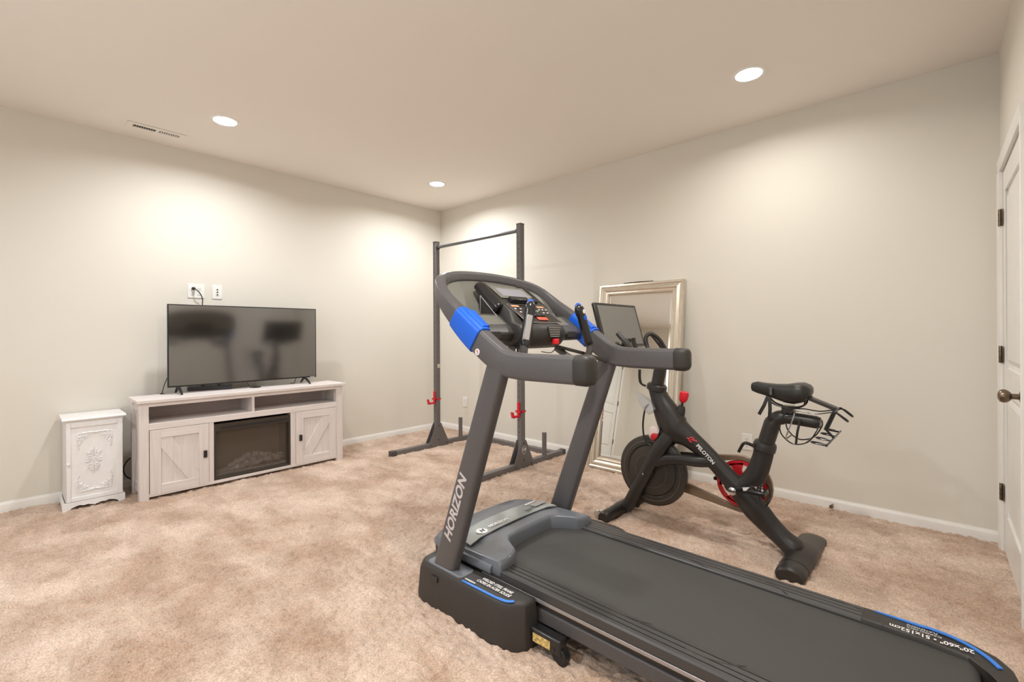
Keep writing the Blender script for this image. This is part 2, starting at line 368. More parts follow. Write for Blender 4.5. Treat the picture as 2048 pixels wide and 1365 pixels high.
# wall plates
def wall_plate(label, axis, c, gang=1, media=False):
    """axis 'x': on the left wall facing +x; 'y': on the back wall facing -y"""
    w = .037 if gang == 1 else .06
    t = thing('media_plate' if media else 'outlet_plate', label, 'wall plate' if media else 'wall outlet', c)
    def Q(u, z, d): return (c[0] + d, c[1] + u, c[2] + z) if axis == 'x' else (c[0] + u, c[1] - d, c[2] + z)
    def bx(b, u0, u1, z0_, z1_, d0, d1):
        p, q = Q(u0, z0_, d0), Q(u1, z1_, d1); b.box(p[0], q[0], p[1], q[1], p[2], q[2]); return b
    bx(MB(), -w, w, -.06, .06, 0, .006).build('plate', m_plate, t, bevel=.004)
    if media:
        bx(MB(), -.017, .017, -.034, .034, .006, .008).build('insert', m_plate, t, bevel=.001)
        for z in (-.022, 0, .022): bx(MB(), -.006, .006, z - .005, z + .005, .008, .011).build('jack', m_slot, t, bevel=.001)
        return t
    for u0 in ([0] if gang == 1 else [-.023, .023]):
        for z in (-.02, .02):
            r = bx(MB(), u0 - .015, u0 + .015, z - .0145, z + .0145, .006, .0085).build('receptacle', m_plate, t, bevel=.002)
            for du in (-.006, .006): bx(MB(), u0 + du - .0011, u0 + du + .0011, z - .002, z + .007, .0085, .0088).build('slot', m_slot, r)
            bx(MB(), u0 - .002, u0 + .002, z - .010, z - .006, .0085, .0088).build('slot', m_slot, r)
    return t
wall_plate('wide white double outlet with a black plug above the television', 'x', (.0005, -2.646, 1.561), 2)
wall_plate('white media jack plate right of the plugged outlet above the television', 'x', (.0005, -2.49, 1.561), 1, True)
wall_plate('white wall outlet low on the wall behind the pull-up rack', 'y', (.447, -.0005, .365))
wall_plate('white wall outlet behind the bike seat post', 'y', (3.59, -.0005, .37))
# ================================================================ TELEVISION WALL
m_wash = mat('whitewashed_wood', (222, 213, 209), .55, grain=('z', 60, .06), bump=(90, .08, .002))
m_wash_h = mat('whitewashed_wood_cross', (224, 215, 211), .55, grain=('y', 60, .06), bump=(90, .08, .002))
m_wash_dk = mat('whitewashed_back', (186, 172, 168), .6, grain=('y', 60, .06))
m_hblack = mat('handle_black', (34, 30, 28), .45)
m_firebox = mat('firebox', (58, 50, 43), .4)
m_fireglass = mat('fire_glass', (92, 82, 72), .16, spec=.8)
m_log = mat('fire_log', (186, 178, 172), .8, bump=(60, .6, .01), var=(40, .3))
X1 = .485
t = thing('tv_stand', 'wide whitewashed farmhouse stand with two doors and a built-in fireplace', 'tv stand', (.32, -2.345, 0))
MB().box(.15, .502, -3.121, -1.560, .703, .727).build('top', m_wash_h, t, bevel=.003)
for x0, x1 in ((.43, X1), (.16, .205)):
    for y0, y1 in ((-3.106, -3.05), (-1.648, -1.588)):
        MB().box(x0, x1, y0, y1, 0, .703).build('post', m_wash, t, bevel=.002)
for y0, s in ((-3.075, -1), (-1.62, 1)):
    sp = MB().box(.205, .43, y0 - .006, y0 + .006, .07, .69).build('side_panel', m_wash, t)
    for q in (1, -1):
        a = np.array((.205 if q > 0 else .43, .08)); b_ = np.array((.43 if q > 0 else .205, .66)); d = (b_ - a) / np.linalg.norm(b_ - a); n = np.array((-d[1], d[0])) * .02
        MB().prism([tuple(a - n), tuple(b_ - n), tuple(b_ + n), tuple(a + n)], 'y', y0 + s * .006, y0 + s * (.014 + .002 * q)).build('side_brace', m_wash, sp)
    MB().box(.205, .43, y0 - .02, y0 + .02, .64, .70).build('side_rail', m_wash_h, sp); MB().box(.205, .43, y0 - .02, y0 + .02, .05, .11).build('side_rail', m_wash_h, sp)
YA, YB = -3.05, -1.648
MB().box(.455, X1 - .002, YA, YB, .675, .703).build('upper_rail', m_wash_h, t, bevel=.001)
MB().box(.18, X1 - .002, YA, YB, .540, .555).build('shelf', m_wash_h, t, bevel=.001)
MB().box(.455, X1 - .001, YA, YB, .508, .553).build('middle_rail', m_wash_h, t, bevel=.001)
MB().box(.18, X1 - .004, -2.371, -2.353, .55, .69).build('divider', m_wash, t, bevel=.001)
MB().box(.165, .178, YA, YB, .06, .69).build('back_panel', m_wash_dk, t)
MB().box(.18, X1 - .002, YA, YB, .028, .05).build('bottom_rail', m_wash_h, t, bevel=.001)
for y0, y1 in ((-2.679, -2.646), (-2.064, -2.022)): MB().box(.2, X1 - .004, y0, y1, .05, .508).build('stile', m_wash, t, bevel=.001)
def stand_door(y0, y1, hy, flip):
    z0, z1 = .042, .505
    d = MB().box(.462, .474, y0 + .02, y1 - .02, z0 + .02, z1 - .02).build('door', m_wash, t)
    p0, p1 = y0 + .066, y1 - .064
    for a in ((y0, p0, z0, z1, m_wash), (p1, y1, z0, z1, m_wash), (p0, p1, z0, z0 + .064, m_wash_h), (p0, p1, z1 - .062, z1, m_wash_h)):
        MB().box(.462, X1, a[0], a[1], a[2], a[3]).build('door_frame', a[4], d, bevel=.0015)
    q0, q1 = z0 + .064, z1 - .062
    top, bot = (p0, p0 + .065), (p1 - .075, p1 - .01)
    P = [(top[0], q1), (top[1], q1), (p1, q0 + .04), (p1, q0), (bot[0] + .005, q0), (p0, q1 - .07)]
    if flip: P = [(p0 + p1 - a, b_) for a, b_ in P]
    MB().prism(P, 'x', .472, X1 - .003).build('diagonal_brace', m_wash, d, bevel=.0015)
    MB().box(X1, X1 + .016, hy - .011, hy + .011, .248, .301).build('handle', m_hblack, d, bevel=.002)
stand_door(-3.046, -2.681, -2.706, False); stand_door(-2.020, -1.650, -1.982, True)
f = MB().box(.25, .262, -2.644, -2.066, .052, .49).build('fireplace_insert', mat('firebox_back', (150, 132, 114), .7), t, label='black electric fireplace insert with logs behind dark glass')
fr = MB()
for a in ((-2.644, -2.630, .054, .489), (-2.080, -2.066, .054, .489), (-2.63, -2.08, .054, .068), (-2.63, -2.08, .43, .489)): fr.box(.26, X1 - .006, *a)
fr.build('fireplace_frame', m_firebox, f, bevel=.0015)
MB().box(X1 - .014, X1 - .004, -2.60, -2.09, .447, .462).build('heater_slot', m_black, f)
MB().box(.445, .449, -2.63, -2.08, .068, .43).build('glass_pane', mat('smoked_glass', (90, 78, 66), .08, alpha=.38, ior=1.8), f)
rnd = random.Random(3)
for (ya, za, yb, zb, r) in ((-2.52, .12, -2.36, .19, .028), (-2.34, .19, -2.20, .15, .026), (-2.50, .10, -2.20, .13, .03), (-2.40, .13, -2.30, .17, .024), (-2.24, .12, -2.10, .14, .03), (-2.60, .095, -2.45, .10, .022)):
    n = 8; path = [(.40 + .012 * math.sin(i * 1.7), ya + (yb - ya) * i / n, za + (zb - za) * i / n + .006 * math.sin(i * 2.3)) for i in range(n + 1)]
    MB().tube(path, [r * (.75 + .3 * rnd.random()) for _ in path], 9).build('log', m_log, f)
MB().box(.27, .44, -2.625, -2.085, .068, .085).build('ember_bed', m_log, f)

# ---- carved white cabinet
m_white = mat('painted_white', (240, 238, 237), .5, var=(30, .02), bump=(120, .05, .001))
t = thing('carved_cabinet', 'small white painted cabinet with carved scroll ornaments on its door', 'cabinet', (.16, -3.32, 0))
MB().box(.016, .296, -3.468, -3.170, .045, .606).build('body', m_white, t, bevel=.002)
top = [(.016, .606), (.318, .606), (.326, .612), (.326, .618), (.318, .627), (.016, .627)]
MB().prism(top, 'y', -3.487, -3.153).build('top', m_white, t, bevel=.002)
MB().box(.296, .306, -3.468, -3.170, .592, .606).build('cornice', m_white, t, bevel=.001)
def scallop(n=40):
    o = []
    for i in range(n + 1):
        u = i / n; y = -3.487 + .326 * u
        a = abs(u - .5) * 2
        z = 0 if a > .78 else (.012 + .02 * (1 - ((a - .39) / .39) ** 2) - (.008 * max(0, 1 - abs(a - .34) / .12)) if True else 0)
        if a < .09: z = .026 - .012 * (1 - a / .09)
        o.append((y, max(0, z)))
    return o
sk = scallop()
MB().prism([(-3.487, .056), *[(a, b_) for a, b_ in sk], (-3.161, .056)], 'x', .302, .316).build('skirt', m_white, t)
for y0, y1 in ((-3.487, -3.473), (-3.175, -3.161)):
    MB().prism([(.02, 0), (.06, 0), (.10, .025), (.22, .025), (.27, 0), (.3015, 0), (.3015, .056), (.02, .056)], 'y', y0, y1).build('side_skirt', m_white, t)
d = MB().box(.297, .304, -3.466, -3.172, .058, .594).build('door', m_white, t)
Pd = (-3.443, -3.199, .085, .56)
for a in ((-3.466, Pd[0], .058, .594), (Pd[1], -3.172, .058, .594), (Pd[0], Pd[1], .058, Pd[2]), (Pd[0], Pd[1], Pd[3], .594)): MB().box(.297, .312, *a).build('door_frame', m_white, d, bevel=.003)
k = MB().lathe([(.004, 0), (.004, .006), (.009, .010), (.009, .017), (.004, .021), (.001, .0215)], (.312, -3.457, .319), 'x', 14).build('knob', m_white, d)
def curl(b, cy, cz, r, a0, turns, s=1, w=.0046):
    pts = []
    for i in range(22):
        u = i / 21; a = a0 + s * turns * 2 * PI * u; q = r * (1 - .82 * u)
        pts.append((.3055, cy + q * math.cos(a), cz + q * math.sin(a)))
    b.tube(pts, [w * (1 - .45 * i / 21) for i in range(22)], 6)
def leaf(b, cy, cz, ang, L, W):
    o = []
    for i in range(5):
        u = i / 4; ww = W * math.sin(PI * (.12 + .86 * u)) + .0006
        c = (cy + math.cos(ang) * L * u, cz + math.sin(ang) * L * u); n = (-math.sin(ang), math.cos(ang))
        o.append([(.303, c[0] - n[0] * ww, c[1] - n[1] * ww), (.3115, c[0], c[1]), (.303, c[0] + n[0] * ww, c[1] + n[1] * ww), (.302, c[0], c[1])])
    b.loft(o)
def corner_orn(cy, cz, sy, sz):
    b = MB()
    def A(a): return math.atan2(sz * math.sin(a), sy * math.cos(a))
    for i, (u, v, r) in enumerate(((.014, .014, .013), (.036, .012, .011), (.012, .038, .011), (.056, .008, .008), (.008, .064, .008))):
        curl(b, cy + sy * u, cz + sz * v, r, A(.6 + i), 1.3, 1 if (i % 2) == (sy > 0) else -1)
    for u, v, a, L in ((.022, .004, .1, .03), (.004, .022, 1.45, .034), (.046, .004, .05, .036), (.004, .05, 1.5, .042), (.024, .024, .75, .022), (.03, .02, .35, .026), (.018, .032, 1.2, .028), (.062, .006, .25, .02), (.006, .078, 1.35, .022)):
        leaf(b, cy + sy * u, cz + sz * v, A(a), L, .0055)
    b.v = [(x_, cy + (y_ - cy) * 1.15, cz + (z_ - cz) * 1.2) for x_, y_, z_ in b.v]
    b.build('corner_ornament', m_white, d)
ya, yb, za, zb = Pd[0] + .028, Pd[1] - .028, Pd[2] + .03, Pd[3] - .035
for cy, cz, sy, sz in ((ya, za, 1, 1), (yb, za, -1, 1), (ya, zb, 1, -1), (yb, zb, -1, -1)): corner_orn(cy, cz, sy, sz)
b = MB(); cy, cz = -3.327, .327
pts = [(.306, cy + .017 * math.cos(a), cz + .012 * math.sin(a)) for a in [i * 2 * PI / 24 for i in range(25)]]; b.tube(pts, .003, 6)
b.ball((.304, cy, cz), .006, .012, .008, 12)
for s in (-1, 1):
    for q in (-1, 1):
        curl(b, cy + s * .020, cz + q * .030, .013, PI / 2 * q, 1.4, s * q); curl(b, cy + s * .028, cz + q * .010, .009, 0 if s > 0 else PI, 1.2, -s * q)
        curl(b, cy + s * .010, cz + q * .050, .009, PI / 2 * q, 1.3, -s * q)
        for L, a, u, v in ((.022, .9, .022, .020), (.022, 1.25, .012, .040), (.020, .3, .024, .004), (.02, .6, .02, .036)):
            leaf(b, cy + s * u, cz + q * v, math.atan2(q * math.sin(a), s * math.cos(a)), L, .005)
for q in (-1, 1): leaf(b, cy, cz + q * .052, q * PI / 2, .026, .008); leaf(b, cy, cz + q * .02, q * PI / 2, .028, .007)
b.v = [(x_, y_, cz + (z_ - cz) * 1.22) for x_, y_, z_ in b.v]
b.build('centre_medallion', m_white, d)

# ---- television
m_bezel = mat('tv_bezel', (34, 32, 33), .3)
m_screen = mat('tv_screen', (24, 21, 18), .10, ior=3.3)
TX, TY0, TY1, TZ0, TZ1 = .258, -2.896, -1.733, .781, 1.431
t = thing('television', 'flat black television reflecting the room on the whitewashed stand', 'television', (.25, -2.315, .727))
MB().box(TX - .02, TX, TY0, TY1, TZ0, TZ1).build('casing', m_bezel, t, bevel=.003)
MB().box(TX - .055, TX - .02, TY0 + .2, TY1 - .2, TZ0 + .03, TZ0 + .38).build('rear_bulge', m_bezel, t, bevel=.01)
MB().box(TX, TX + .0015, TY0 + .008, TY1 - .008, TZ0 + .012, TZ1 - .008).build('screen', m_screen, t)
MB().box(TX, TX + .003, TY1 - .06, TY1 - .02, TZ0 + .003, TZ0 + .008).build('badge', mat('badge', (200, 200, 200), .3), t)
for yy in (-2.826, -1.84):
    l = MB()
    for xe, r in ((.362, .011), (.166, .011)):
        l.sweep([(TX - .010, yy, TZ0 + .006), ((TX + xe) / 2 - .005, yy, TZ0 - .018), (xe, yy, .734)], lambda u, i: rrect(.011 - .004 * u, .007 - .002 * u, .002, 2), up=(0, 0.02, 1))
    l.build('leg', m_black, t)
# sound bar
t = thing('sound_bar', 'short dark sound bar lying under the television', 'sound bar', (.13, -2.585, .727))
u = np.array((.08, .308, 0)); u /= np.linalg.norm(u); n = np.array((-u[1], u[0], 0)) * -1
c = np.array((.162, -2.585, .744)) - n * .035
MB().obox(c, u, n, np.array((0, 0, 1.)), .159, .035, .0165).build('bar_body', mat('bar_cloth', (84, 84, 88), .8, bump=(600, .4, .001)), t, bevel=.006)
for s in (-.055, .06): MB().lathe([(.012, 0), (.012, .007), (.009, .009), (.001, .0095)], c + u * s + np.array((0, 0, .0165)), 'z', 14).build('button', m_black, t)
# cables
m_cable = mat('cable_black', (38, 34, 33), .5)
def cable(label, pts, r=.003, n=7):
    o = MB().tube(spline(pts, n), r, 7).build('cable', m_cable); tag(o, label, 'cable'); return o
t = thing('power_cord', 'black power cord plugged into the outlet above the television', 'power cord', (.02, -2.66, 1.58))
MB().lathe([(.013, 0), (.014, .006), (.013, .02), (.008, .032), (.004, .04), (.001, .041)], (.0095, -2.669, 1.581), 'x', 14).build('plug', m_cable, t)
MB().tube(spline([(.045, -2.669, 1.579), (.06, -2.655, 1.565), (.055, -2.628, 1.535), (.05, -2.612, 1.49), (.05, -2.612, 1.44), (.09, -2.61, 1.36), (.19, -2.60, 1.25)], 7), .004, 7).build('cord', m_cable, t)
cable('thin black cable looped on the stand below the screen', [(.275, -2.345, .778), (.272, -2.335, .765), (.268, -2.31, .735), (.29, -2.275, .7305), (.275, -2.235, .7305), (.235, -2.235, .7305), (.225, -2.28, .7305), (.25, -2.31, .7305)], .0035)
cable('thin black cable hanging behind the right end of the television', [(.215, -1.905, .80), (.20, -1.905, .765), (.185, -1.915, .731), (.15, -1.93, .7305)], .003)
cable('thin black cable hanging behind the left end of the television', [(.20, -2.885, .86), (.195, -2.905, .80), (.185, -2.92, .734), (.172, -2.925, .7312), (.168, -2.90, .7312)], .003)
cable('black cord curling out beside the stand near the carpet', [(.14, -3.0, .30), (.10, -3.09, .26), (.09, -3.135, .20), (.10, -3.135, .14), (.13, -3.10, .10), (.14, -3.02, .08)], .005)

# ================================================================ PULL-UP RACK
m_rack = mat('rack_steel', (116, 112, 111), .48, metal=.25, bump=(400, .12, .001))
m_rack_dk = mat('rack_cap', (74, 69, 68), .55)
m_redhook = mat('hook_red', (214, 30, 48), .4)
m_decal = mat('decal_white', (236, 236, 236), .6)
t = thing('pull_up_rack', 'grey steel squat stand with pull-up bar and red hooks in the corner', 'exercise rack', (1.35, -.67, 0))
UY = -.675; TH = .0255
for cx in (.755, 1.935):
    MB().box(cx - TH, cx + TH, -1.19, -.09, .003, .052).build('foot', m_rack, t, bevel=.003)
    for y0, y1 in ((-1.246, -1.186), (-.094, -.05)): MB().box(cx - TH - .002, cx + TH + .002, y0, y1, 0, .055).build('foot_cap', m_rack_dk, t, bevel=.003)
    up = MB().box(cx - TH, cx + TH, UY - TH, UY + TH, .052, 2.15).build('upright', m_rack, t, bevel=.004)
    for s in (1, -1):
        xx = cx + s * (TH + .0025)
        g = MB().prism([(UY - .13, .0), (UY + .13, .045), (UY + .13, .06), (UY + .032, .255), (UY - .03, .255), (UY - .13, .045)] if False else [(UY - .125, .004), (UY + .125, .004), (UY + .125, .054), (UY + .030, .25), (UY - .030, .25), (UY - .125, .054)], 'x', xx - .0025, xx + .0025).build('gusset', m_rack, t, bevel=.001)
        for by, bz in ((UY, .225), (UY, .075), (UY + .10, .03), (UY - .10, .03)):
            MB().lathe([(.009, 0), (.009, .004), (.006, .007), (.001, .0075)], (xx + .0025, by, bz), 'x', 8).build('bolt', m_rack_dk, g) if s > 0 else None
    MB().tube([(cx, -.35, .052), (cx, -.35, .262)], .0215, 20).build('storage_post', m_rack, t, bevel=.002)
    h = MB()
    for k in range(34):
        z = .32 + k * .052
        if 2.04 < z < 2.15: continue
        h.tube([(cx, UY - TH - .0006, z), (cx, UY - TH + .004, z)], .0055, 8)
    ho = h.build('adjustment_holes', m_slot, up); ho['kind'] = 'stuff'
    # red J hook
    z = .50
    j = MB().box(cx - .012, cx + .012, UY - TH - .016, UY - TH - .001, z - .03, z + .085)
    j.box(cx - .014, cx + .014, UY - TH - .085, UY - TH - .001, z - .045, z - .028)
    j.prism([(UY - TH - .085, z - .045), (UY - TH - .071, z - .045), (UY - TH - .088, z + .008), (UY - TH - .100, z + .008)], 'x', cx - .014, cx + .014)
    j.box(cx + TH, cx + TH + .006, UY - TH - .016, UY + TH + .004, z - .006, z + .012); j.box(cx - TH - .006, cx - TH, UY - TH - .016, UY + TH + .004, z - .006, z + .012)
    j.box(cx - TH - .006, cx + TH + .006, UY - TH - .016, UY - TH - .001, z - .006, z + .012)
    j.build('hook', m_redhook, t, bevel=.002, label='red steel bar hook')
MB().tube([(.78, UY, 2.095), (1.91, UY, 2.095)], .0155, 18).build('pull_up_bar', mat('bar_steel', (120, 122, 126), .32, metal=.8), t)
for cx in (.785, 1.905): MB().lathe([(.026, -.004), (.026, .004)], (cx, UY, 2.095), 'x', 16).build('bar_flange', m_rack_dk, t)
for cx in (.755, 1.935): MB().box(cx - TH - .001, cx + TH + .001, UY - TH - .001, UY + TH + .001, 2.148, 2.156).build('upright_cap', m_rack_dk, t, bevel=.002)
MB().box(.78, 1.91, -.20, -.15, .004, .052).build('cross_brace', m_rack, t, bevel=.003)
MB().box(.755 + TH, .755 + TH + .001, UY - .012, UY + .02, .83, .87).build('warning_sticker', mat('sticker', (216, 206, 190), .6), t)
sx = 1.935 + TH + .0056; b = MB()
b.text('CAP', (sx, UY + .002, .168), (0, 1, 0), (0, 0, 1), .03, bold=.0006)
shield = [(-.024, .028), (0, .034), (.024, .028), (.022, -.006), (.012, -.024), (0, -.036), (-.012, -.024), (-.022, -.006), (-.024, .028)]
b.tube([(sx, UY + .002 + a, .162 + c) for a, c in shield], .0010, 4)
b.build('maker_mark', m_decal, t)

# ================================================================ LEANING MIRROR
m_gold = mat('champagne_frame', (214, 204, 188), .26, metal=.75, var=(30, .03), bump=(200, .05, .001))
m_mirror = mat('mirror_glass', (238, 240, 238), .005, metal=1.0)
YB_, YT_, ZT_ = -.262, -.036, 1.617
tilt = math.atan2(YT_ - YB_, ZT_)
Lm = ZT_ / math.cos(tilt)
t = thing('leaning_mirror', 'tall mirror in a champagne frame leaning on the wall behind the bike', 'mirror', (2.745, YB_, 0))
def mp(x, s, d):  # x along the wall, s up the mirror, d out towards the room
    return (x, YB_ + s * math.sin(tilt) - d * math.cos(tilt), s * math.cos(tilt) + d * math.sin(tilt) + .006)
MX0, MX1, FW = 2.352, 3.138, .098
prof = [(0, -.034), (0, .004), (.006, .012), (.020, .012), (.026, .006), (.034, .004), (.044, .008), (.056, .006), (.070, -.004), (.078, -.004), (.084, .000), (.092, -.003), (.098, -.012), (.098, -.034)]
def side(a, b_, inx, ins):
    # mitred frame member from corner a to corner b (x,s); inx,ins: inward direction of each corner
    r = []
    for c in (a, b_):
        r.append([mp(c[0] + c[2] * w_, c[1] + c[3] * w_, d_) for w_, d_ in prof])
    MB().loft(r).build('frame_side', m_gold, t, ang=22)
c00, c10, c11, c01 = (MX0, 0, 1, 1), (MX1, 0, -1, 1), (MX1, Lm, -1, -1), (MX0, Lm, 1, -1)
for a, b_ in ((c00, c10), (c10, c11), (c11, c01), (c01, c00)): side(a, b_, 0, 0)
gi = FW - .006; bvl = .022
o = [(MX0 + gi, gi), (MX1 - gi, gi), (MX1 - gi, Lm - gi), (MX0 + gi, Lm - gi)]; i_ = [(MX0 + gi + bvl, gi + bvl), (MX1 - gi - bvl, gi + bvl), (MX1 - gi - bvl, Lm - gi - bvl), (MX0 + gi + bvl, Lm - gi - bvl)]
MB().loft([[mp(*q, -.028) for q in o], [mp(*q, -.019) for q in o], [mp(*q, -.0165) for q in i_]]).build('glass', m_mirror, t, smooth=False)
MB().loft([[mp(MX0 + .02, .02, -.034), mp(MX1 - .02, .02, -.034), mp(MX1 - .02, Lm - .02, -.034), mp(MX0 + .02, Lm - .02, -.034)], [mp(MX0 + .02, .02, -.030), mp(MX1 - .02, .02, -.030), mp(MX1 - .02, Lm - .02, -.030), mp(MX0 + .02, Lm - .02, -.030)]]).build('backing', mat('backing', (120, 96, 72), .8), t, smooth=False)
p, q = mp(2.585, Lm + .006, -.012), mp(2.865, Lm + .006, -.012)
o = MB().tube([p, ((p[0] + q[0]) / 2, p[1], p[2] + .001), q], [.004, .0065, .004], 8).build('dark_stick', mat('stick', (70, 54, 40), .5)); tag(o, 'thin dark stick lying on top of the mirror frame', 'stick')
# ================================================================ TREADMILL
m_tgrey = mat('treadmill_charcoal', (88, 85, 86), .40, bump=(700, .12, .001), var=(200, .06))
m_tblack = mat('treadmill_black', (52, 48, 45), .5, bump=(600, .15, .001))
m_tgloss = mat('treadmill_gloss', (34, 33, 34), .22, spec=.6)
m_tshell = mat('treadmill_shell', (106, 110, 117), .28, bump=(500, .06, .001))
m_belt = mat('treadmill_belt', (68, 66, 64), .58, bump=(900, .35, .001), var=(300, .12))
m_blue = mat('grip_blue', (0, 96, 220), .42, bump=(600, .1, .001))
m_bluestripe = mat('stripe_blue', (58, 130, 224), .4)
m_silver = mat('satin_silver', (176, 172, 172), .35, metal=.6)
m_panel = mat('cover_panel_grey', (150, 155, 154), .15, spec=.8)
m_print = mat('print_white', (238, 236, 234), .5)
m_orange = mat('print_orange', (206, 158, 118), .5)
m_redkey = mat('key_red', (226, 28, 40), .35)
m_lcd = mat('lcd_grey', (150, 150, 158), .2)
m_shroud = mat('console_shroud', (118, 117, 108), .4)
m_rail = mat('foot_rail_dark', (70, 68, 68), .34, bump=(500, .06, .001))
m_shroud2 = mat('console_wing_grey', (72, 70, 67), .4, bump=(500, .1, .001))
YC = -2.025
T = thing('treadmill', 'large black treadmill with blue handle sleeves facing the television wall', 'treadmill', (3.8, YC, 0))
def H(x, h, z): return (x, YC + h, z)

# --- running deck
b = MB().box(3.14, 4.70, YC - .252, YC + .252, .150, .186); b.build('deck_board', m_tblack, T, bevel=.004)
bl = []
for x, z in [(3.12, .188), (3.13, .199), (3.2, .2)] + [(4.70 + .028 * math.sin(a), .172 + .028 * math.cos(a)) for a in (0, .5, 1.0, 1.57, 2.1, 2.7, 3.14)] + [(3.2, .144), (3.12, .146)]:
    bl.append((x, z))
MB().prism(bl, 'y', YC - .247, YC + .247).build('running_belt', m_belt, T, ang=30)
MB().tube([H(4.70, -.30, .172), H(4.70, .30, .172)], .024, 16).build('rear_roller', m_tblack, T)
for s in (-1, 1):
    # ribbed foot rail: four ribs, three grooves
    yi, yo = .250, .342
    pr = [(yi, .160), (yi, .206), (yi + .004, .2115)]
    for g in (.0225, .0455, .0685):
        pr += [(yi + g - .0022, .2145), (yi + g - .0018, .2075), (yi + g + .0018, .2075), (yi + g + .0022, .2145)]
    pr += [(yo - .006, .2145), (yo, .209), (yo, .180), (yo - .004, .176), (yo - .004, .160)]
    # rail tops run straight, then the three grooves bow inwards one after another
    MB().prism([(YC + s * a, c) for a, c in pr], 'x', 3.22, 4.50).build('foot_rail', m_rail, T, ang=25)
    MB().box(3.20, 4.62, YC + s * (yo - .008), YC + s * (yo + .0015), .163, .176).build('rail_stripe', m_silver, T, bevel=.001)
    MB().box(3.0, 4.55, YC + s * (yo - .065), YC + s * (yo - .006), .084, .137).build('frame_tube', m_tgrey, T, bevel=.006)
    MB().box(3.0, 4.6, YC + s * (yo - .05), YC + s * (yo - .016), .13, .165).build('frame_web', m_tblack, T)
    # rear end cap wrapping round the roller
    P = [(4.44, yi - .002), (4.60, yi - .004), (4.70, yi - .016), (4.752, yi - .06), (4.772, yi - .10), (4.800, yi - .10), (4.806, yi - .02), (4.800, yi + .028), (4.775, yi + .066), (4.72, yi + .092), (4.64, yo + .008), (4.44, yo + .002)]
    rings = []
    for z, sh in ((.075, .012), (.10, .002), (.185, 0), (.208, .004), (.2165, .013)):
        cx, ch = sum(p[0] for p in P) / len(P), sum(p[1] for p in P) / len(P)
        rings.append([H(p[0] - sh * (1 if p[0] > cx + .02 else 0), s * (p[1] + (sh * .5 if p[1] < yi + .01 else -sh * .8)), z + (-.012 * max(0, (p[0] - 4.66) / .14) if z > .19 else 0)) for p in P])
    MB().loft(rings).build('rear_cap', m_tgloss if False else m_tblack, T, ang=35, bevel=.003)
    # dark joint lines bowing across the rail
    for x_end, g in ((3.93, .0225), (4.22, .046), (4.50, .070)):
        L = .16
        pts = [(x_end - L, s * (yi + g), .2148), (x_end - L * .6, s * (yi + g - .001), .2148), (x_end - L * .25, s * (yi + g * .62), .2148), (x_end - L * .08, s * (yi + g * .25), .2148), (x_end, s * (yi + .001), .2148)]
        MB().sweep([H(*q) for q in spline(pts, 5)], lambda u, i: rrect(.0016, .0006, .0003, 1)).build('rail_joint', m_slot, T)
    for xx in (3.34, 3.62, 3.89, 4.2): MB().lathe([(.004, 0), (.004, .0012), (.0005, .0014)], H(xx, s * (yi + .0225), .2136), 'z', 8).build('rail_screw', m_slot, T)
    # blue stripe and rear lettering
    st = [(4.47, s * (yo - .012)), (4.56, s * (yo - .014)), (4.64, s * (yo - .018)), (4.70, s * (yo - .034)), (4.742, s * (yo - .066)), (4.768, s * (yo - .105))]
    zz = lambda x: .2172 - .012 * max(0, (x - 4.66) / .14) + (.0015 if x > 4.6 else 0)
    MB().sweep([H(x, h, zz(x)) for x, h in spline(st, 5)], lambda u, i: [(-.0065 * min(1, .35 + 3 * u), -.0016), (.0065 * min(1, .35 + 3 * u), -.0016), (.0065 * min(1, .35 + 3 * u), .0016), (-.0065 * min(1, .35 + 3 * u), .0016)]).build('rear_stripe', m_bluestripe, T)
b = MB()
b.text('20"x60" \u2022 51x152cm', H(4.615, .268, .2174), (-1, 0, 0), (0, -1, 0), .030, bold=.0007, fit=.20)
b.text('RUNNING DECK', H(4.60, .291, .2174), (-1, 0, 0), (0, -1, 0), .014, fit=.085); b.text('PLATEFORME', H(4.595, .306, .2174), (-1, 0, 0), (0, -1, 0), .014, fit=.075)
b.build('rear_lettering', m_print, T)

# --- motor cover
half = [(2.805, 0), (2.810, .12), (2.820, .22), (2.834, .29), (2.856, .332), (2.90, .345), (3.31, .345), (3.318, .30), (3.314, .255), (3.298, .228), (3.262, .208), (3.215, .182), (3.19, .150), (3.182, .08), (3.182, 0)]
P = half + [(x, -h) for x, h in reversed(half[1:-1])]
def cover_ring(z, inset, drop=True):
    o = []
    for x, h in P:
        dx = x - 3.06; ins = inset
        xx = x + (ins if x < 3.0 else (-ins if (x > 3.15) else 0)); hh = h * (1 - ins / .345) if abs(h) > .3 else h
        o.append(H(xx, hh, z - (.022 * max(0, (2.98 - x) / .15) if drop else 0) - (.018 * max(0, (abs(h) - .24) / .1) if drop else 0)))
    return o
MB().loft([cover_ring(.060, .010, False), cover_ring(.185, .006, False)]).build('motor_housing', m_tblack, T, ang=40)  # lower body coloured black to stand for shade below the cover
MB().loft([cover_ring(.185, .003, False), cover_ring(.205, 0, False), cover_ring(.250, .004), cover_ring(.262, .014)]).build('motor_cover', m_tshell, T, ang=40, bevel=.006, seg=3)
for s in (-1, 1):
    MB().prism([(YC + s * .335, .190), (YC + s * .356, .190), (YC + s * .357, .208), (YC + s * .351, .220), (YC + s * .338, .225), (YC + s * .335, .225)], 'x', 2.92, 3.262).build('cover_side_step', m_tshell, T, bevel=.003)
pp = [(2.962, 0), (2.966, .12), (2.982, .22), (3.006, .29), (3.02, .305), (3.10, .318), (3.095, .25), (3.087, .12), (3.085, 0)]
pp = pp + [(x, -h) for x, h in reversed(pp[1:-1])]
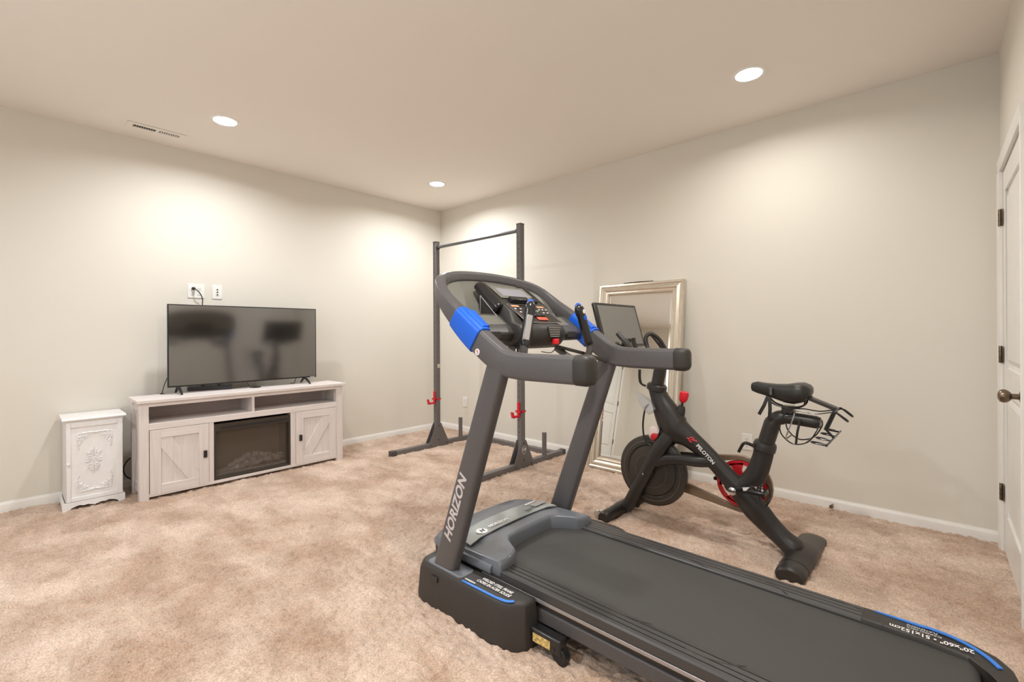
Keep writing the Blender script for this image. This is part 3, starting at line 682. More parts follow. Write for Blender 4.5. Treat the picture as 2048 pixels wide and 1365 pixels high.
zt = lambda x, h: .2630 - .022 * max(0, (2.98 - x) / .15) - .018 * max(0, (abs(h) - .24) / .1)
pan = MB().loft([[H(x, h, zt(x, h) - .004) for x, h in pp], [H(x, h, zt(x, h) - .0002) for x, h in pp]]).build('cover_panel', m_panel, T, ang=20)
b = MB().text('HORIZON', H(3.048, -.085, .2634), (0, 1, 0), (-1, 0, 0), .03, bold=.0012, shear=.25, fit=.14)
b.text('FITNESS', H(3.068, -.045, .2634), (0, 1, 0), (-1, 0, 0), .008, fit=.06)
b.build('cover_lettering', m_print, T)
b = MB().text('HORIZON', H(2.995, .215, .2634), (0, 1, 0), (-1, 0, 0), .018, bold=.0012, shear=.25, fit=.085)
b.build('cover_lettering', m_print, T)
em = MB().lathe([(.028, 0), (.028, .0008), (.0005, .0009)], H(3.056, -.205, .2626), 'z', 28).build('emblem', m_print, T)
MB().text('H', H(3.056, -.205, .2638), (0, 1, 0), (-1, 0, 0), .034, bold=.002, shear=.3).build('emblem_letter', mat('emblem_teal', (60, 76, 84), .5), em)
for k in range(4): MB().obox(H(3.055 - k * .0015, .118 + k * .016, .2646), (0, 1, 0), (.9, .43, 0), (0, 0, 1), .0035, .012, .0006).build('vent_slot', m_slot, T)
MB().obox(H(3.03, .245, .2632), (0, 1, 0), (1, 0, 0), (0, 0, 1), .05, .02, .0008).build('silver_sticker', m_silver, T)

# --- base covers and uprights
for s in (-1, 1):
    q = [(2.868, .350), (2.875, .425), (2.905, .458), (2.95, .466), (3.40, .466), (3.455, .452), (3.505, .415), (3.515, .350)]
    R = []
    for z, g in ((.0, .0), (.03, -.001), (.135, .006), (.158, .012), (.170, .024)):
        R.append([H(3.2 + (x - 3.2) * (1 - g / .33), s * (h - g * (1 if h > .38 else 0)), z + (.012 * (x - 2.87) / .65 if z > .1 else 0)) for x, h in q])
    cv = MB().loft(R).build('base_cover', m_tblack, T, ang=35, bevel=.004)
    col = MB().prism(rrect(.115, .043, .02, 3), 'z', .168, .180); col.v = [H(3.065 + p[0], s * (.402 + p[1]), p[2]) for p in col.v]
    col.build('upright_collar', m_tshell, cv, bevel=.004)
    if s < 0:
        b = MB().text('WELDED STEEL FRAME', H(3.335, -.388, .1815), (1, -.02, .018), (.1, 1, 0), .022, bold=.0006, fit=.17)
        b.text('CADRE EN ACIER SOUD\u00c9', H(3.335, -.411, .1815), (1, -.02, .018), (.1, 1, 0), .022, bold=.0006, fit=.185)
        b.text('HORIZON', H(3.225, -.434, .1795), (1, -.02, .018), (.1, 1, 0), .011, bold=.0006, fit=.06); b.build('frame_lettering', m_print, cv)
        MB().sweep([H(x, h, z) for x, h, z in spline([(3.19, -.443, .1735), (3.28, -.444, .1755), (3.38, -.443, .1775), (3.43, -.438, .1785), (3.455, -.42, .1795)], 5)], lambda u, i: rrect(.0065, .0016, .0008, 1)).build('cover_stripe', m_bluestripe, cv)
        MB().box(3.0, 3.05, YC - .4675, YC - .4635, .118, .142).build('cover_recess', m_tgloss, cv, bevel=.002)
    xb, zb, xt, zt_ = 3.045, .165, 3.372, 1.06
    hw = lambda u: .062 - .012 * u
    n = 10; path = [H(xb + (xt - xb) * i / n, s * .412, zb + (zt_ - zb) * i / n) for i in range(n + 1)]
    up = MB().sweep(path, lambda u, i: rrect(.026, hw(u), .018, 4), up=(-1, 0, 0)).build('upright', m_tgrey, T, ang=50)
    if s < 0:
        d = np.array((xt - xb, 0, zt_ - zb)); d /= np.linalg.norm(d); vv = np.array((-d[2], 0, d[0]))
        c = np.array(H(3.147, -.412 - .0262, .452)) + vv * .008
        MB().text('HORIZON', c, d, vv, .062, bold=.0022, shear=.22, fit=.32).build('upright_lettering', mat('print_grey', (206, 200, 200), .5), up)

# --- lift frame foot with transport wheel under the deck
for s in (-1, 1):
    MB().box(3.36, 3.645, YC + s * .345, YC + s * .388, .035, .092).build('lift_foot', m_tgloss, T, bevel=.006)
    MB().tube([H(3.635, s * .350, .03), H(3.635, s * .382, .03)], .03, 20).build('transport_wheel', m_black, T, bevel=.003)
MB().box(3.52, 3.60, YC - .3895, YC - .3875, .045, .076).build('caution_label', mat('label_yellow', (214, 186, 116), .5, var=(120, .5)), T)
MB().tube([H(3.615, -.391, .052), H(3.615, .391, .052)], .006, 10).build('lift_axle', m_tblack, T)
for s in (-1, 1): MB().lathe([(.03, 0), (.03, .05), (.02, .075)], H(4.6, s * .30, .0), 'z', 14).build('rear_foot', m_tblack, T)

# --- handlebar loop
side_pts = [(3.76, .402, 1.066), (3.60, .402, 1.066), (3.49, .403, 1.067), (3.41, .406, 1.078), (3.345, .410, 1.112), (3.27, .413, 1.163), (3.20, .414, 1.215), (3.11, .411, 1.286), (3.045, .405, 1.337), (2.998, .392, 1.382), (2.958, .365, 1.420), (2.922, .31, 1.450), (2.895, .22, 1.470), (2.880, .11, 1.480), (2.876, 0, 1.483)]
wid = [.050, .050, .050, .051, .052, .052, .050, .043, .036, .031, .029, .028, .027, .027, .027]; thk = [.030] * 8 + [.028, .026, .026, .026, .026, .026, .026]
L_ = [np.array((x, -h, z, w_, t_)) for (x, h, z), w_, t_ in zip(side_pts, wid, thk)]
R_ = [np.array((x, h, z, w_, t_)) for (x, h, z), w_, t_ in zip(side_pts, wid, thk)]
loop = spline(L_ + R_[::-1][1:], 6)
MB().sweep([H(*q[:3]) for q in loop], lambda u, i: rrect(loop[i][4], loop[i][3], .016, 4)).build('handlebar', m_tgrey, T, ang=60)
for s, S in ((-1, L_), (1, R_)):
    cap = [(3.735, .0), (3.74, .002), (3.78, .0025), (3.795, -.003), (3.803, -.014)]
    rings = []
    for x, g in cap:
        rings.append([H(x, s * .402 + a, 1.066 + c) for a, c in rrect(.031 + g, .0505 + g, .022 + g * .5, 4)])
    MB().loft(rings).build('handle_end_cap', m_tblack, T, ang=50)
    sl = spline(S, 12); sl = [q for q in sl if 3.132 < q[0] < 3.272]
    MB().sweep([H(*q[:3]) for q in sl], lambda u, i: rrect(sl[i][4] + .006, sl[i][3] + .008, .026, 4)).build('blue_sleeve', m_blue, T, ang=60, bevel=.003)
    tb = [q for q in sl if 3.17 < q[0] < 3.262]
    MB().sweep([H(q[0] + .03, q[1] - s * .012, q[2] + .042) for q in tb], lambda u, i: rrect(.02, .012, .006, 2)).build('sleeve_tab', m_blue, T, ang=60)
    e = np.array(H(3.215, s * .392, 1.268)); MB().obox(e, (.78, 0, -.62), (0, 1, 0), (.62, 0, .78), .012, .006, .002).build('sleeve_badge', m_print, T, bevel=.002)
yo = YC - .413 - .0304
st = MB().lathe([(.0135, 0), (.0135, .0006), (.0005, .0007)], (3.284, yo, 1.118), 'y', 20).build('round_sticker', m_print, T)
MB().text('L', (3.284, yo - .0004, 1.118), (-1, 0, 0), (0, 0, -1), .018, bold=.0008).build('sticker_letter', m_redkey, st)

# --- pulse grips
for s in (-1, 1):
    base = spline([(3.20, .19, 1.115), (3.27, .215, 1.066), (3.33, .242, 1.062), (3.358, .25, 1.095), (3.362, .247, 1.145)], 5)
    g = MB().tube([H(x, s * h, z) for x, h, z in base], .0165, 12).build('pulse_grip', m_tgrey, T)
    a, c = np.array((3.362, s * .247, 1.135)), np.array((3.344, s * .180, 1.320)); d = (c - a) / np.linalg.norm(c - a)
    pts = [a + (c - a) * u for u in (0, .03, .12, .5, .72, .80, .90, .97, 1.03, 1.06)]
    MB().tube([H(*q) for q in pts], [.018, .021, .0225, .0225, .0215, .0235, .025, .022, .013, .004], 14).build('grip_handle', m_tgloss, g)
    nx = np.array((.75, -.62, 0)) if s < 0 else np.array((1., 0, 0)); nx = nx - d * (nx @ d); nx /= np.linalg.norm(nx); tv = np.cross(d, nx)
    if s < 0: MB().obox(np.array(H(*(a + (c - a) * .41))) + nx * .0212, d, tv, nx, .056, .012, .0022).build('pulse_plate', m_silver, g, bevel=.0015)
    MB().ball(H(*(a + (c - a) * .98 + np.array((-.010, .010, .004)))), .017, .017, .020).build('thumb_button', m_blue, g)
    if s > 0:
        MB().obox(np.array(H(*(a + (c - a) * .70))) + nx * .0205, d, tv, nx, .010, .010, .004).build('grip_button', m_blue, g, bevel=.002)
        MB().lathe([(.011, 0), (.011, .002), (.0005, .003)], (0, 0, 0), 'x', 16).move(Matrix.Translation(np.array(H(*(a + (c - a) * .86))) + nx * .0235)).build('grip_badge', m_print, g)

# --- console
prof = [(2.975, 1.375), (2.982, 1.408), (2.998, 1.424), (3.018, 1.424), (3.12, 1.352), (3.20, 1.296), (3.285, 1.238), (3.315, 1.226), (3.332, 1.20), (3.328, 1.165), (3.30, 1.136), (3.24, 1.120), (3.08, 1.16), (2.99, 1.26)]
rings = []
for u in (-1, -.985, -.94, -.8, -.5, -.2, .2, .5, .8, .94, .985, 1):
    k = 1 - (.10 if abs(u) == 1 else .03 if abs(u) == .985 else 0)
    cx, cz = 3.14, 1.28
    rings.append([H(cx + (x - cx) * k - (.060 * abs(u) ** 2.5 if x > 3.28 else .03 * abs(u) ** 2.5 if x > 3.23 else 0), u * (.140 + .028 * min(1, max(0, (x - 2.98) / .28))), cz + (z - cz) * k) for x, z in prof])
K = MB().loft(rings).build('console_pod', m_tblack, T, ang=40)
for s in (-1, 1):
    MB().tube(spline([H(2.985, s * .142, 1.402), H(2.995, s * .144, 1.412), H(3.06, s * .152, 1.362), H(3.125, s * .158, 1.312), H(3.14, s * .158, 1.300)], 5), [.012, .022, .029] + [.032] * 14 + [.030, .026, .018, .008], 14).build('console_flank', m_tgloss, T)
    wl = MB().prism([(3.03, 1.372), (3.03, 1.262), (3.15, 1.262)], 'y', YC + s * .140, YC + s * .184).build('flank_wall', m_tblack, T)
    MB().tube([H(3.032, s * .185, 1.372), H(3.15, s * .185, 1.264)], .0022, 6).build('wall_edge', m_silver, wl); MB().tube([H(3.032, s * .185, 1.372), H(3.032, s * .185, 1.264)], .0022, 6).build('wall_edge', m_silver, wl)
    w_ = MB().prism([(3.06, 1.215), (3.035, 1.278), (3.125, 1.282), (3.212, 1.220), (3.232, 1.192), (3.215, 1.155), (3.13, 1.150)], 'y', YC + s * .15, YC + s * .378).build('console_wing', m_shroud2, T, bevel=.007, seg=2)
    u3 = np.array((.087, 0, -.062)); u3 /= np.linalg.norm(u3); n3 = np.array((-u3[2], 0, u3[0]))
    c3 = np.array(H(3.1685, s * .245, 1.2515))
    MB().obox(c3, u3, (0, 1, 0), n3, .036, .066, .0016).build('tray_border', m_silver, w_, bevel=.001)
    MB().obox(c3 + n3 * .001, u3, (0, 1, 0), n3, .0335, .0635, .0016).build('tray_pad', m_shroud, w_, bevel=.001)
    MB().obox(H(3.2275, s * .285, 1.184), (0, 1, 0), (.05, 0, 1), (1, 0, -.05), .035, .016, .003).build('speaker_grille', m_slot, w_, bevel=.004)
    MB().sweep([H(x, s * h, z) for x, h, z in ((3.18, .12, 1.14), (3.30, .27, 1.09), (3.38, .375, 1.045))], lambda u, i: rrect(.016, .008, .004, 2)).build('console_strut', m_tblack, T)
# shroud between the loop and the console
top = [q for q in spline(L_[8:] + R_[8:][::-1][1:], 4)]
sh = []
for q in top:
    x, h, z = q[:3]
    sh.append([H(x + .004, h * .99, z - .01), H(x + .012, h * .99, z - .012), H(3.05, h * .93, 1.265), H(3.040, h * .93, 1.262)])
MB().loft(sh).build('console_shroud', m_shroud, T, ang=40)
# sloping control face
A = np.array((3.018, 1.4245)); B_ = np.array((3.287, 1.2375)); S2 = (B_ - A) / np.linalg.norm(B_ - A); SL = np.linalg.norm(B_ - A)
sv = np.array((S2[0], 0, S2[1])); nv = np.array((-S2[1], 0, S2[0]))
def face(name, s0, s1, h0, h1, m, d=.002, lift=.0, bev=.001, parent=None):
    c = np.array(H(A[0], 0, A[1])) + sv * ((s0 + s1) / 2) + np.array((0, (h0 + h1) / 2, 0)) + nv * (lift + d / 2)
    return MB().obox(c, sv, (0, 1, 0), nv, abs(s1 - s0) / 2, abs(h1 - h0) / 2, d / 2).build(name, m, parent or K, bevel=bev)
face('display_frame', .004, .118, -.125, .125, m_shroud, .006, 0, .004); face('display', .028, .100, -.100, .100, m_lcd, .001, .006)
face('tablet_ledge', .126, .158, -.095, .10, m_tgloss, .022, 0, .004); face('audio_jack', .130, .154, .03, .055, m_silver, .002, .0215); face('jack_hole', .138, .147, .038, .047, m_slot, .001, .0232)
face('control_border', .166, SL - .004, -.136, .136, m_silver, .0012); face('control_panel', .169, SL - .007, -.132, .132, m_tgloss, .002)
for h0, h1 in ((-.118, -.066), (.066, .118)): face('orange_print', .178, .194, h0, h1, m_orange, .0008, .002, 0)
for s0, hs in ((.206, (-.112, -.075, .062, .088, .114)), (.234, (-.10, .07, .1))):
    for h in hs: face('white_key', s0, s0 + .008, h - .006, h + .006, m_print, .001, .002, .0005)
face('green_print', .220, .231, -.035, .045, mat('print_green', (150, 184, 160), .5), .0008, .002, 0)
for h in (-.03, .0, .03): face('toggle_key', .238, .278, h - .010, h + .010, m_tblack, .010, .002, .003)
face('stop_key', .284, .308, -.035, .035, mat('stop_orange', (222, 96, 70), .4), .006, .002, .003)
face('control_line', .172, .316, -.122, -.120, m_silver, .0006, .002, 0); face('control_line', .172, .316, .120, .122, m_silver, .0006, .002, 0)
# fan grille and safety key on the front of the pod
fg = MB().prism([(YC - .048, 1.220), (YC + .048, 1.220), (YC + .036, 1.178), (YC + .024, 1.172), (YC - .024, 1.172), (YC - .036, 1.178)], 'x', 3.326, 3.3335).build('fan_grille', m_slot, K)
for k in range(-3, 4): MB().obox(H(3.334, k * .011, 1.196), (0, 1, 0), (-.1, 0, 1), (1, 0, .1), .0011, .022, .0014).build('grille_bar', m_shroud, fg)
for k in range(-2, 3): MB().obox(H(3.3345 - .0008 * k, 0, 1.196 + k * .010), (0, 1, 0), (-.1, 0, 1), (1, 0, .1), .046 - .004 * (2 - k), .0014, .0014).build('grille_bar', m_silver, fg)
sk_ = MB().obox(H(3.336, .004, 1.152), (0, 1, 0), (0, 0, 1), (1, 0, 0), .017, .013, .010).build('safety_key', m_redkey, K, bevel=.004)
MB().tube(spline([H(3.336, .004, 1.14), H(3.332, .004, 1.12), H(3.31, .0, 1.10), H(3.27, -.02, 1.105)], 4), .002, 6).build('key_cord', m_black, sk_)
for dh in (-.15, -.13, -.11): MB().tube(spline([H(3.20, dh, 1.13), H(3.21, dh, 1.09), H(3.215, dh + .01, 1.065), H(3.20, dh + .02, 1.08), H(3.19, dh + .03, 1.12)], 4), .0022, 6).build('console_cable', m_black, T)
# ================================================================ EXERCISE BIKE
m_bk = mat('bike_black', (46, 42, 40), .38, bump=(700, .15, .001))
m_bk2 = mat('bike_black_gloss', (30, 28, 27), .25)
m_fly = mat('flywheel_black', (54, 49, 43), .34, bump=(500, .1, .001))
m_flyedge = mat('flywheel_edge', (150, 146, 140), .3, metal=.8)
m_chrome = mat('chrome', (205, 205, 208), .15, metal=1.0)
m_bred = mat('bike_red', (206, 34, 44), .35)
m_guard = mat('belt_guard', (126, 104, 84), .3)
m_knob = mat('knob_red', (228, 26, 50), .35)
m_clear = mat('clear_plastic', (190, 192, 200), .08, alpha=.34, spec=.8)
m_bscreen = mat('bike_screen', (34, 31, 29), .12, ior=3.4)
m_leather = mat('saddle_black', (38, 36, 33), .4, bump=(300, .25, .002))
BY = -.95
B = thing('exercise_bike', 'black stationary bike with a tablet screen, red knob and wire rack', 'exercise bike', (3.6, BY, 0))
def E_(x, d, z): return (x, BY + d, z)
def limb(pts, name, parent=B, m=m_bk, k=8, seg=5):
    """pts: (x, d, z, half width in the bike plane, half thickness across)"""
    q = spline([np.array(p) for p in pts], seg)
    return MB().sweep([E_(*p[:3]) for p in q], lambda u, i: [(q[i][4] * math.cos(a), q[i][3] * math.sin(a)) for a in [j * 2 * PI / 16 for j in range(16)]], up=(.01, 0.0, 1.0) if abs(q[0][2] - q[-1][2]) < abs(q[0][0] - q[-1][0]) else (1, 0, 0.01)).build(name, m, parent, ang=60)
# main frame
limb([(3.325, 0, .845, .055, .045), (3.345, 0, .78, .058, .045), (3.39, 0, .69, .082, .058), (3.445, 0, .60, .092, .066), (3.525, 0, .555, .062, .048), (3.62, 0, .487, .050, .036), (3.72, 0, .395, .050, .036), (3.80, 0, .315, .056, .038), (3.885, 0, .225, .070, .04), (3.955, 0, .155, .060, .04), (4.03, 0, .092, .052, .048), (4.085, 0, .055, .055, .060), (4.11, 0, .04, .03, .04)], 'main_frame', m=m_bk)
limb([(3.80, 0, .30, .055, .036), (3.865, 0, .35, .058, .036), (3.905, 0, .42, .054, .036), (3.93, 0, .50, .051, .036), (3.94, 0, .548, .051, .036)], 'seat_tube')
for s, yy in ((-1, -.052), (1, .052)):
    limb([(3.475, 0, .675, .015, .008), (3.445, yy * .12, .615, .045, .024), (3.41, yy * .45, .56, .052, .030), (3.365, yy * .85, .48, .046, .026), (3.315, yy, .39, .041, .022), (3.265, yy, .29, .040, .022), (3.175, yy, .115, .040, .022), (3.135, yy, .045, .040, .022)], 'front_fork')
for yy in (-.045, .045): limb([(3.335, yy, .375, .028, .018), (3.40, yy, .405, .031, .018), (3.50, yy, .424, .030, .018), (3.58, yy * .9, .426, .031, .018), (3.64, yy * .5, .430, .03, .016), (3.69, yy * .2, .425, .018, .010)], 'frame_stay')
# knob on its boss
limb([(3.45, 0, .66, .045, .03), (3.478, 0, .71, .030, .024), (3.486, 0, .742, .018, .016)], 'knob_boss')
MB().tube([E_(3.486, 0, .735), E_(3.494, 0, .775)], .007, 10).build('knob_stem', m_bk2, B)
MB().tube([E_(*p) for p in ((3.491, 0, .765), (3.493, 0, .774), (3.497, 0, .79), (3.501, 0, .812), (3.503, 0, .826), (3.504, 0, .831))], [.014, .022, .027, .029, .026, .012], 8).build('resistance_knob', m_knob, B)
# lettering on the down tube
d = np.array((.72, 0, -.69)); d /= np.linalg.norm(d); v = np.array((.69, 0, .72)); v /= np.linalg.norm(v)
MB().text('PELOTON', E_(3.640, -.0392, .480), d, v, .030, bold=.0010, fit=.132, depth=.0008).build('frame_lettering', m_print, B)
lg = MB(); c0 = np.array(E_(3.562, -.0440, .553))
a0 = [c0 + d * .014 * math.cos(a) + v * .014 * math.sin(a) for a in [i * 2 * PI / 20 for i in range(3, 19)]]
lg.tube([tuple(p) for p in a0], .0036, 6); lg.tube([tuple(c0 + d * .026 + v * .020), tuple(c0 + d * .010 + v * .010), tuple(c0 - d * .002 - v * .002)], .0034, 6)
lg.tube([tuple(c0 - d * .026 - v * .012), tuple(c0 - d * .014 - v * .008)], .0034, 6); lg.build('frame_emblem', mat('logo_red', (236, 52, 64), .4), B)
# collars, posts and levers
ax1 = np.array((.20, 0, .98)); ax1 /= np.linalg.norm(ax1)
MB().tube([E_(*(np.array((3.322, 0, .822)) + ax1 * t_)) for t_ in (0, .004, .02, .036, .042)], [.055, .062, .063, .061, .054], 20).build('head_collar', m_bk, B)
MB().tube([E_(*(np.array((3.325, 0, .84)) + ax1 * t_)) for t_ in (0, .205)], .039, 18).build('handlebar_post', m_bk, B)
MB().tube(spline([E_(3.272, -.04, .85), E_(3.245, -.05, .865), E_(3.235, -.052, .90), E_(3.235, -.052, .955)], 4), [.007] * 5 + [.009] * 8, 8).build('lever', m_bk2, B)
ax2 = np.array((.22, 0, .975)); ax2 /= np.linalg.norm(ax2)
MB().tube([E_(*(np.array((3.938, 0, .545)) + ax2 * t_)) for t_ in (0, .004, .03, .046, .052)], [.050, .057, .058, .054, .046], 20).build('seat_collar', m_bk, B)
MB().tube(spline([E_(3.945, 0, .57), E_(3.970, 0, .66), E_(3.985, 0, .705), E_(4.012, 0, .732), E_(4.06, 0, .737), E_(4.13, 0, .733), E_(4.20, 0, .728)], 4), [.041] * 9 + [.038] * 6 + [.032] * 9 + [.026], 18).build('seat_post', m_bk, B)
MB().tube(spline([E_(3.90, -.045, .572), E_(3.868, -.06, .585), E_(3.85, -.062, .575), E_(3.828, -.062, .53)], 4), [.009] * 6 + [.008] * 7, 8).build('lever', m_bk2, B)
# flywheel with ringed faces
FC = (3.295, BY + .005, .312)
fw = MB().lathe([(.03, -.034), (.10, -.034), (.152, -.026), (.158, -.020), (.165, -.026), (.205, -.026), (.219, -.020), (.222, -.012), (.222, .012), (.219, .020), (.165, .026), (.03, .03)], FC, 'y', 56).build('flywheel', m_fly, B, ang=30)
for r, dd, rr in ((.188, -.0265, .0016), (.105, -.034, .0012)): MB().tube([(FC[0] + r * math.cos(a), FC[1] + dd, FC[2] + r * math.sin(a)) for a in [i * 2 * PI / 48 for i in range(49)]], rr, 5).build('ring_line', m_flyedge, fw)
MB().lathe([(.028, 0), (.028, -.05), (.012, -.062), (.001, -.063)], FC, 'y', 16).build('hub', m_bk2, fw)
MB().lathe([(.007, 0), (.007, -.004), (.001, -.005)], E_(3.268, -.074, .298), 'y', 10).build('hub_bolt', m_chrome, B)
# belt guard and red pulley on the far side
gy0, gy1 = BY + .075, BY + .10
CC = (3.80, .312)
def teardrop(r0, r1, c0_, c1_, n=14):
    # outline round the big circle at the crank and the small one at the flywheel
    L = math.hypot(c1_[0] - c0_[0], c1_[1] - c0_[1]); th = math.acos((r0 - r1) / L); base = math.atan2(c1_[1] - c0_[1], c1_[0] - c0_[0]); o = []
    for i in range(n + 1): a = base + th + (2 * PI - 2 * th) * i / n; o.append((c0_[0] + r0 * math.cos(a), c0_[1] + r0 * math.sin(a)))
    for i in range(n + 1): a = base - th + 2 * th * i / n; o.append((c1_[0] + r1 * math.cos(a), c1_[1] + r1 * math.sin(a)))
    return o
oo = teardrop(.165, .105, CC, (3.33, .312)); ii = teardrop(.138, .045, CC, (3.40, .318))
rings = [[(p[0], y, p[1]) for p in L_o] for y, L_o in ((gy0, ii), (gy0, oo), (gy1, oo), (gy1, ii), (gy0, ii))]
MB().loft(rings, cap=False).build('belt_guard', m_guard, B, ang=40, bevel=.004)
pu = MB(); n = 5
pu.loft([[(CC[0] + r * math.cos(a), y, CC[1] + r * math.sin(a)) for a in [i * 2 * PI / 40 for i in range(40)]] for y, r in ((gy0 + .004, .112), (gy0 + .004, .136), (gy0 + .016, .136), (gy0 + .016, .112), (gy0 + .004, .112))], cap=False)
pu.lathe([(.045, 0), (.045, .012)], (CC[0], gy0 + .004, CC[1]), 'y', 24)
for k_ in range(n):
    a = .55 + k_ * 2 * PI / n; u = np.array((math.cos(a), 0, math.sin(a))); w_ = np.array((-math.sin(a), 0, math.cos(a)))
    c = np.array((CC[0], gy0 + .010, CC[1]))
    pu.loft([[c + u * r + w_ * hw + np.array((0, t_, 0)) for hw, t_ in ((-h_, -.006), (h_, -.006), (h_, .006), (-h_, .006))] for r, h_ in ((.03, .034), (.075, .020), (.118, .040))])
pu.build('drive_pulley', m_bred, B, ang=30)
# crank and pedals
for s, ang in ((-1, .25), (1, PI + .25)):
    y = BY + s * .075 if s < 0 else BY + .135
    e = (CC[0] + .145 * math.cos(ang), y, CC[1] + .012 + .145 * math.sin(ang) * .9)
    cr = MB().sweep([(CC[0], y, CC[1]), ((CC[0] + e[0]) / 2, y + s * .004, (CC[1] + e[2]) / 2), (e[0], y + s * .008, e[2])], lambda u, i: rrect(.008, .020 - .004 * u, .005, 2)).build('crank_arm', m_bk2, B, ang=50)
    MB().lathe([(.022, 0), (.022, s * .012), (.010, s * .016), (.001, s * .0165)], (CC[0], y, CC[1]), 'y', 16).build('crank_bolt', m_chrome, cr)
    if s < 0: MB().obox((CC[0] + .078, y - .0125, CC[1] + .031), (.97, 0, .25), (-.25, 0, .97), (0, -1, 0), .022, .009, .0008).build('crank_sticker', m_print, cr)
    pd = MB().box(e[0] - .042, e[0] + .045, y + s * .018, y + s * .105, e[2] - .012, e[2] + .010).build('pedal', m_bk2, B, bevel=.005)
    for a_, b_, c_, d_ in ((-.035, .03, .012, .020), (-.02, .05, -.022, -.010), (.0, .08, .008, .018)): MB().tube([(e[0] + a_, y + s * (.03 + b_ * .3), e[2] + c_), (e[0] + a_ + .03, y + s * (.06 + b_ * .3), e[2] + d_)], .007, 8).build('pedal_clip', m_chrome, pd)
    MB().tube([(e[0] + .035 + .018 * math.cos(a), y + s * .06 + .03 * math.cos(a), e[2] - .008 + .062 * math.sin(a)) for a in [i * 2 * PI / 24 for i in range(25)]], .003, 6).build('toe_cage', m_bk2, pd)
# stabilisers
def stab(cx, y0, y1, hw, hh, name, far=0):
    q = [(y0, .85), (y0 + .01, .97), (y0 + .06, 1), (BY - .09, 1.0), (BY - .07, 1.06), (BY + .07, 1.06), (BY + .09, 1.0), (y1 - .06, 1), (y1 - .01, .96), (y1, .8)]
    o = MB().loft([[(cx + hw * k_ * math.cos(a), y, max(0, .0 + hh * k_ * (1 - (far * max(0, (y - BY - .08) / .25))) * (math.sin(a) + .62))) for a in [i * 2 * PI / 18 for i in range(18)]] for y, k_ in q])
    return o.build(name, m_bk, B, ang=40)
f1 = stab(3.09, -1.215, -.685, .042, .042, 'front_stabiliser')
for y in (-1.2, -.70): MB().lathe([(.026, -.008), (.030, -.004), (.030, .004), (.026, .008)], (3.045, y, .034), 'y', 18).build('transport_wheel', m_chrome, B)
r1 = stab(4.115, -1.235, -.625, .066, .043, 'rear_stabiliser', .45)
for y in (-1.13,): MB().loft([[(4.115 + .0672 * math.cos(a), y + t_, max(.001, .044 * (math.sin(a) + .62))) for a in [i * 2 * PI / 18 for i in range(18)]] for t_ in (-.003, .003)]).build('cap_band', m_bk2, r1)
# saddle
S = []
for x, hw, zt_, zb in ((3.878, .010, .900, .878), (3.884, .020, .912, .866), (3.91, .026, .9195, .856), (3.95, .030, .9195, .846), (4.00, .042, .917, .832), (4.05, .066, .920, .818), (4.09, .084, .929, .815), (4.125, .090, .932, .826), (4.15, .078, .922, .845), (4.163, .050, .908, .868), (4.168, .02, .898, .880)):
    r_ = []
    for i in range(16):
        a = i * 2 * PI / 16; cz, hz = (zt_ + zb) / 2, (zt_ - zb) / 2
        r_.append(E_(x, hw * math.copysign(abs(math.cos(a)) ** .7, math.cos(a)), cz + hz * math.copysign(abs(math.sin(a)) ** .6, math.sin(a)) - (.006 * (1 - abs(math.cos(a))) if math.sin(a) > 0 and x > 3.93 else 0)))
    S.append(r_)
MB().loft(S).build('saddle', m_leather, B, ang=60)
rl = MB()
for dd in (-.022, .022): rl.tube(spline([E_(3.96, dd, .842), E_(3.985, dd, .812), E_(4.03, dd, .796), E_(4.09, dd, .794), E_(4.13, dd, .812), E_(4.14, dd * 1.6, .84)], 4), .0045, 7)
rl.build('saddle_rails', m_bk2, B); MB().box(4.03, 4.085, BY - .03, BY + .03, .760, .802).build('saddle_clamp', m_bk2, B, bevel=.005)
for (xa, za, xb, zb, dd) in ((3.968, .846, 3.925, .745, -.035), (3.980, .84, 3.978, .72, -.048)):
    MB().sweep([E_(xa, dd, za), E_((xa + xb) / 2 + .004, dd - .004, (za + zb) / 2), E_(xb, dd, zb)], lambda u, i: [(-.0015, -.0085), (.0015, -.0085), (.0015, .0085), (-.0015, .0085)], up=(1, 0, .01)).build('strap', m_bk2, B)
MB().obox(E_(3.985, -.044, .875), (0, 0, 1), (1, 0, 0), (0, 1, 0), .020, .007, .004).build('strap_buckle', m_tgrey, B, bevel=.002)
# wire rack behind the saddle
def wire(pts, r=.0032, closed=False, name='rack_wire', m=m_bk2): return MB().tube(spline([E_(*p) for p in pts], 4), r, 6).build(name, m, B)
MB().obox(E_(4.20, 0, .832), (.93, 0, -.36), (0, 1, 0), (.36, 0, .93), .072, .03, .008).build('rack_arm', m_bk, B, bevel=.003)
MB().obox(E_(4.145, 0, .858), (.93, 0, -.36), (0, 1, 0), (.36, 0, .93), .02, .022, .008).build('rack_clip', m_bk, B, bevel=.003)
for dd in (-.085, .085):
    wire([(4.265, dd * .3, .80), (4.275, dd - .02, .805), (4.285, dd - .028, .80), (4.318, dd - .028, .772), (4.325, dd - .012, .765), (4.318, dd + .006, .770), (4.285, dd + .008, .795), (4.27, dd * .4, .80)], .0038)
MB().tube([E_(4.268, -.09, .80), E_(4.268, .09, .80)], .006, 8).build('rack_bar', m_bk2, B)
MB().tube([E_(4.262, 0, .80), E_(4.222, 0, .695)], .010, 8).build('rack_stem', m_bk2, B)
for dd in (-.195, -.07, .065, .20):
    wire([(4.256, dd - .016, .660), (4.23, dd - .017, .662), (4.203, dd - .014, .665), (4.192, dd, .666), (4.203, dd + .014, .665), (4.23, dd + .017, .662), (4.256, dd + .016, .660)], .0036)
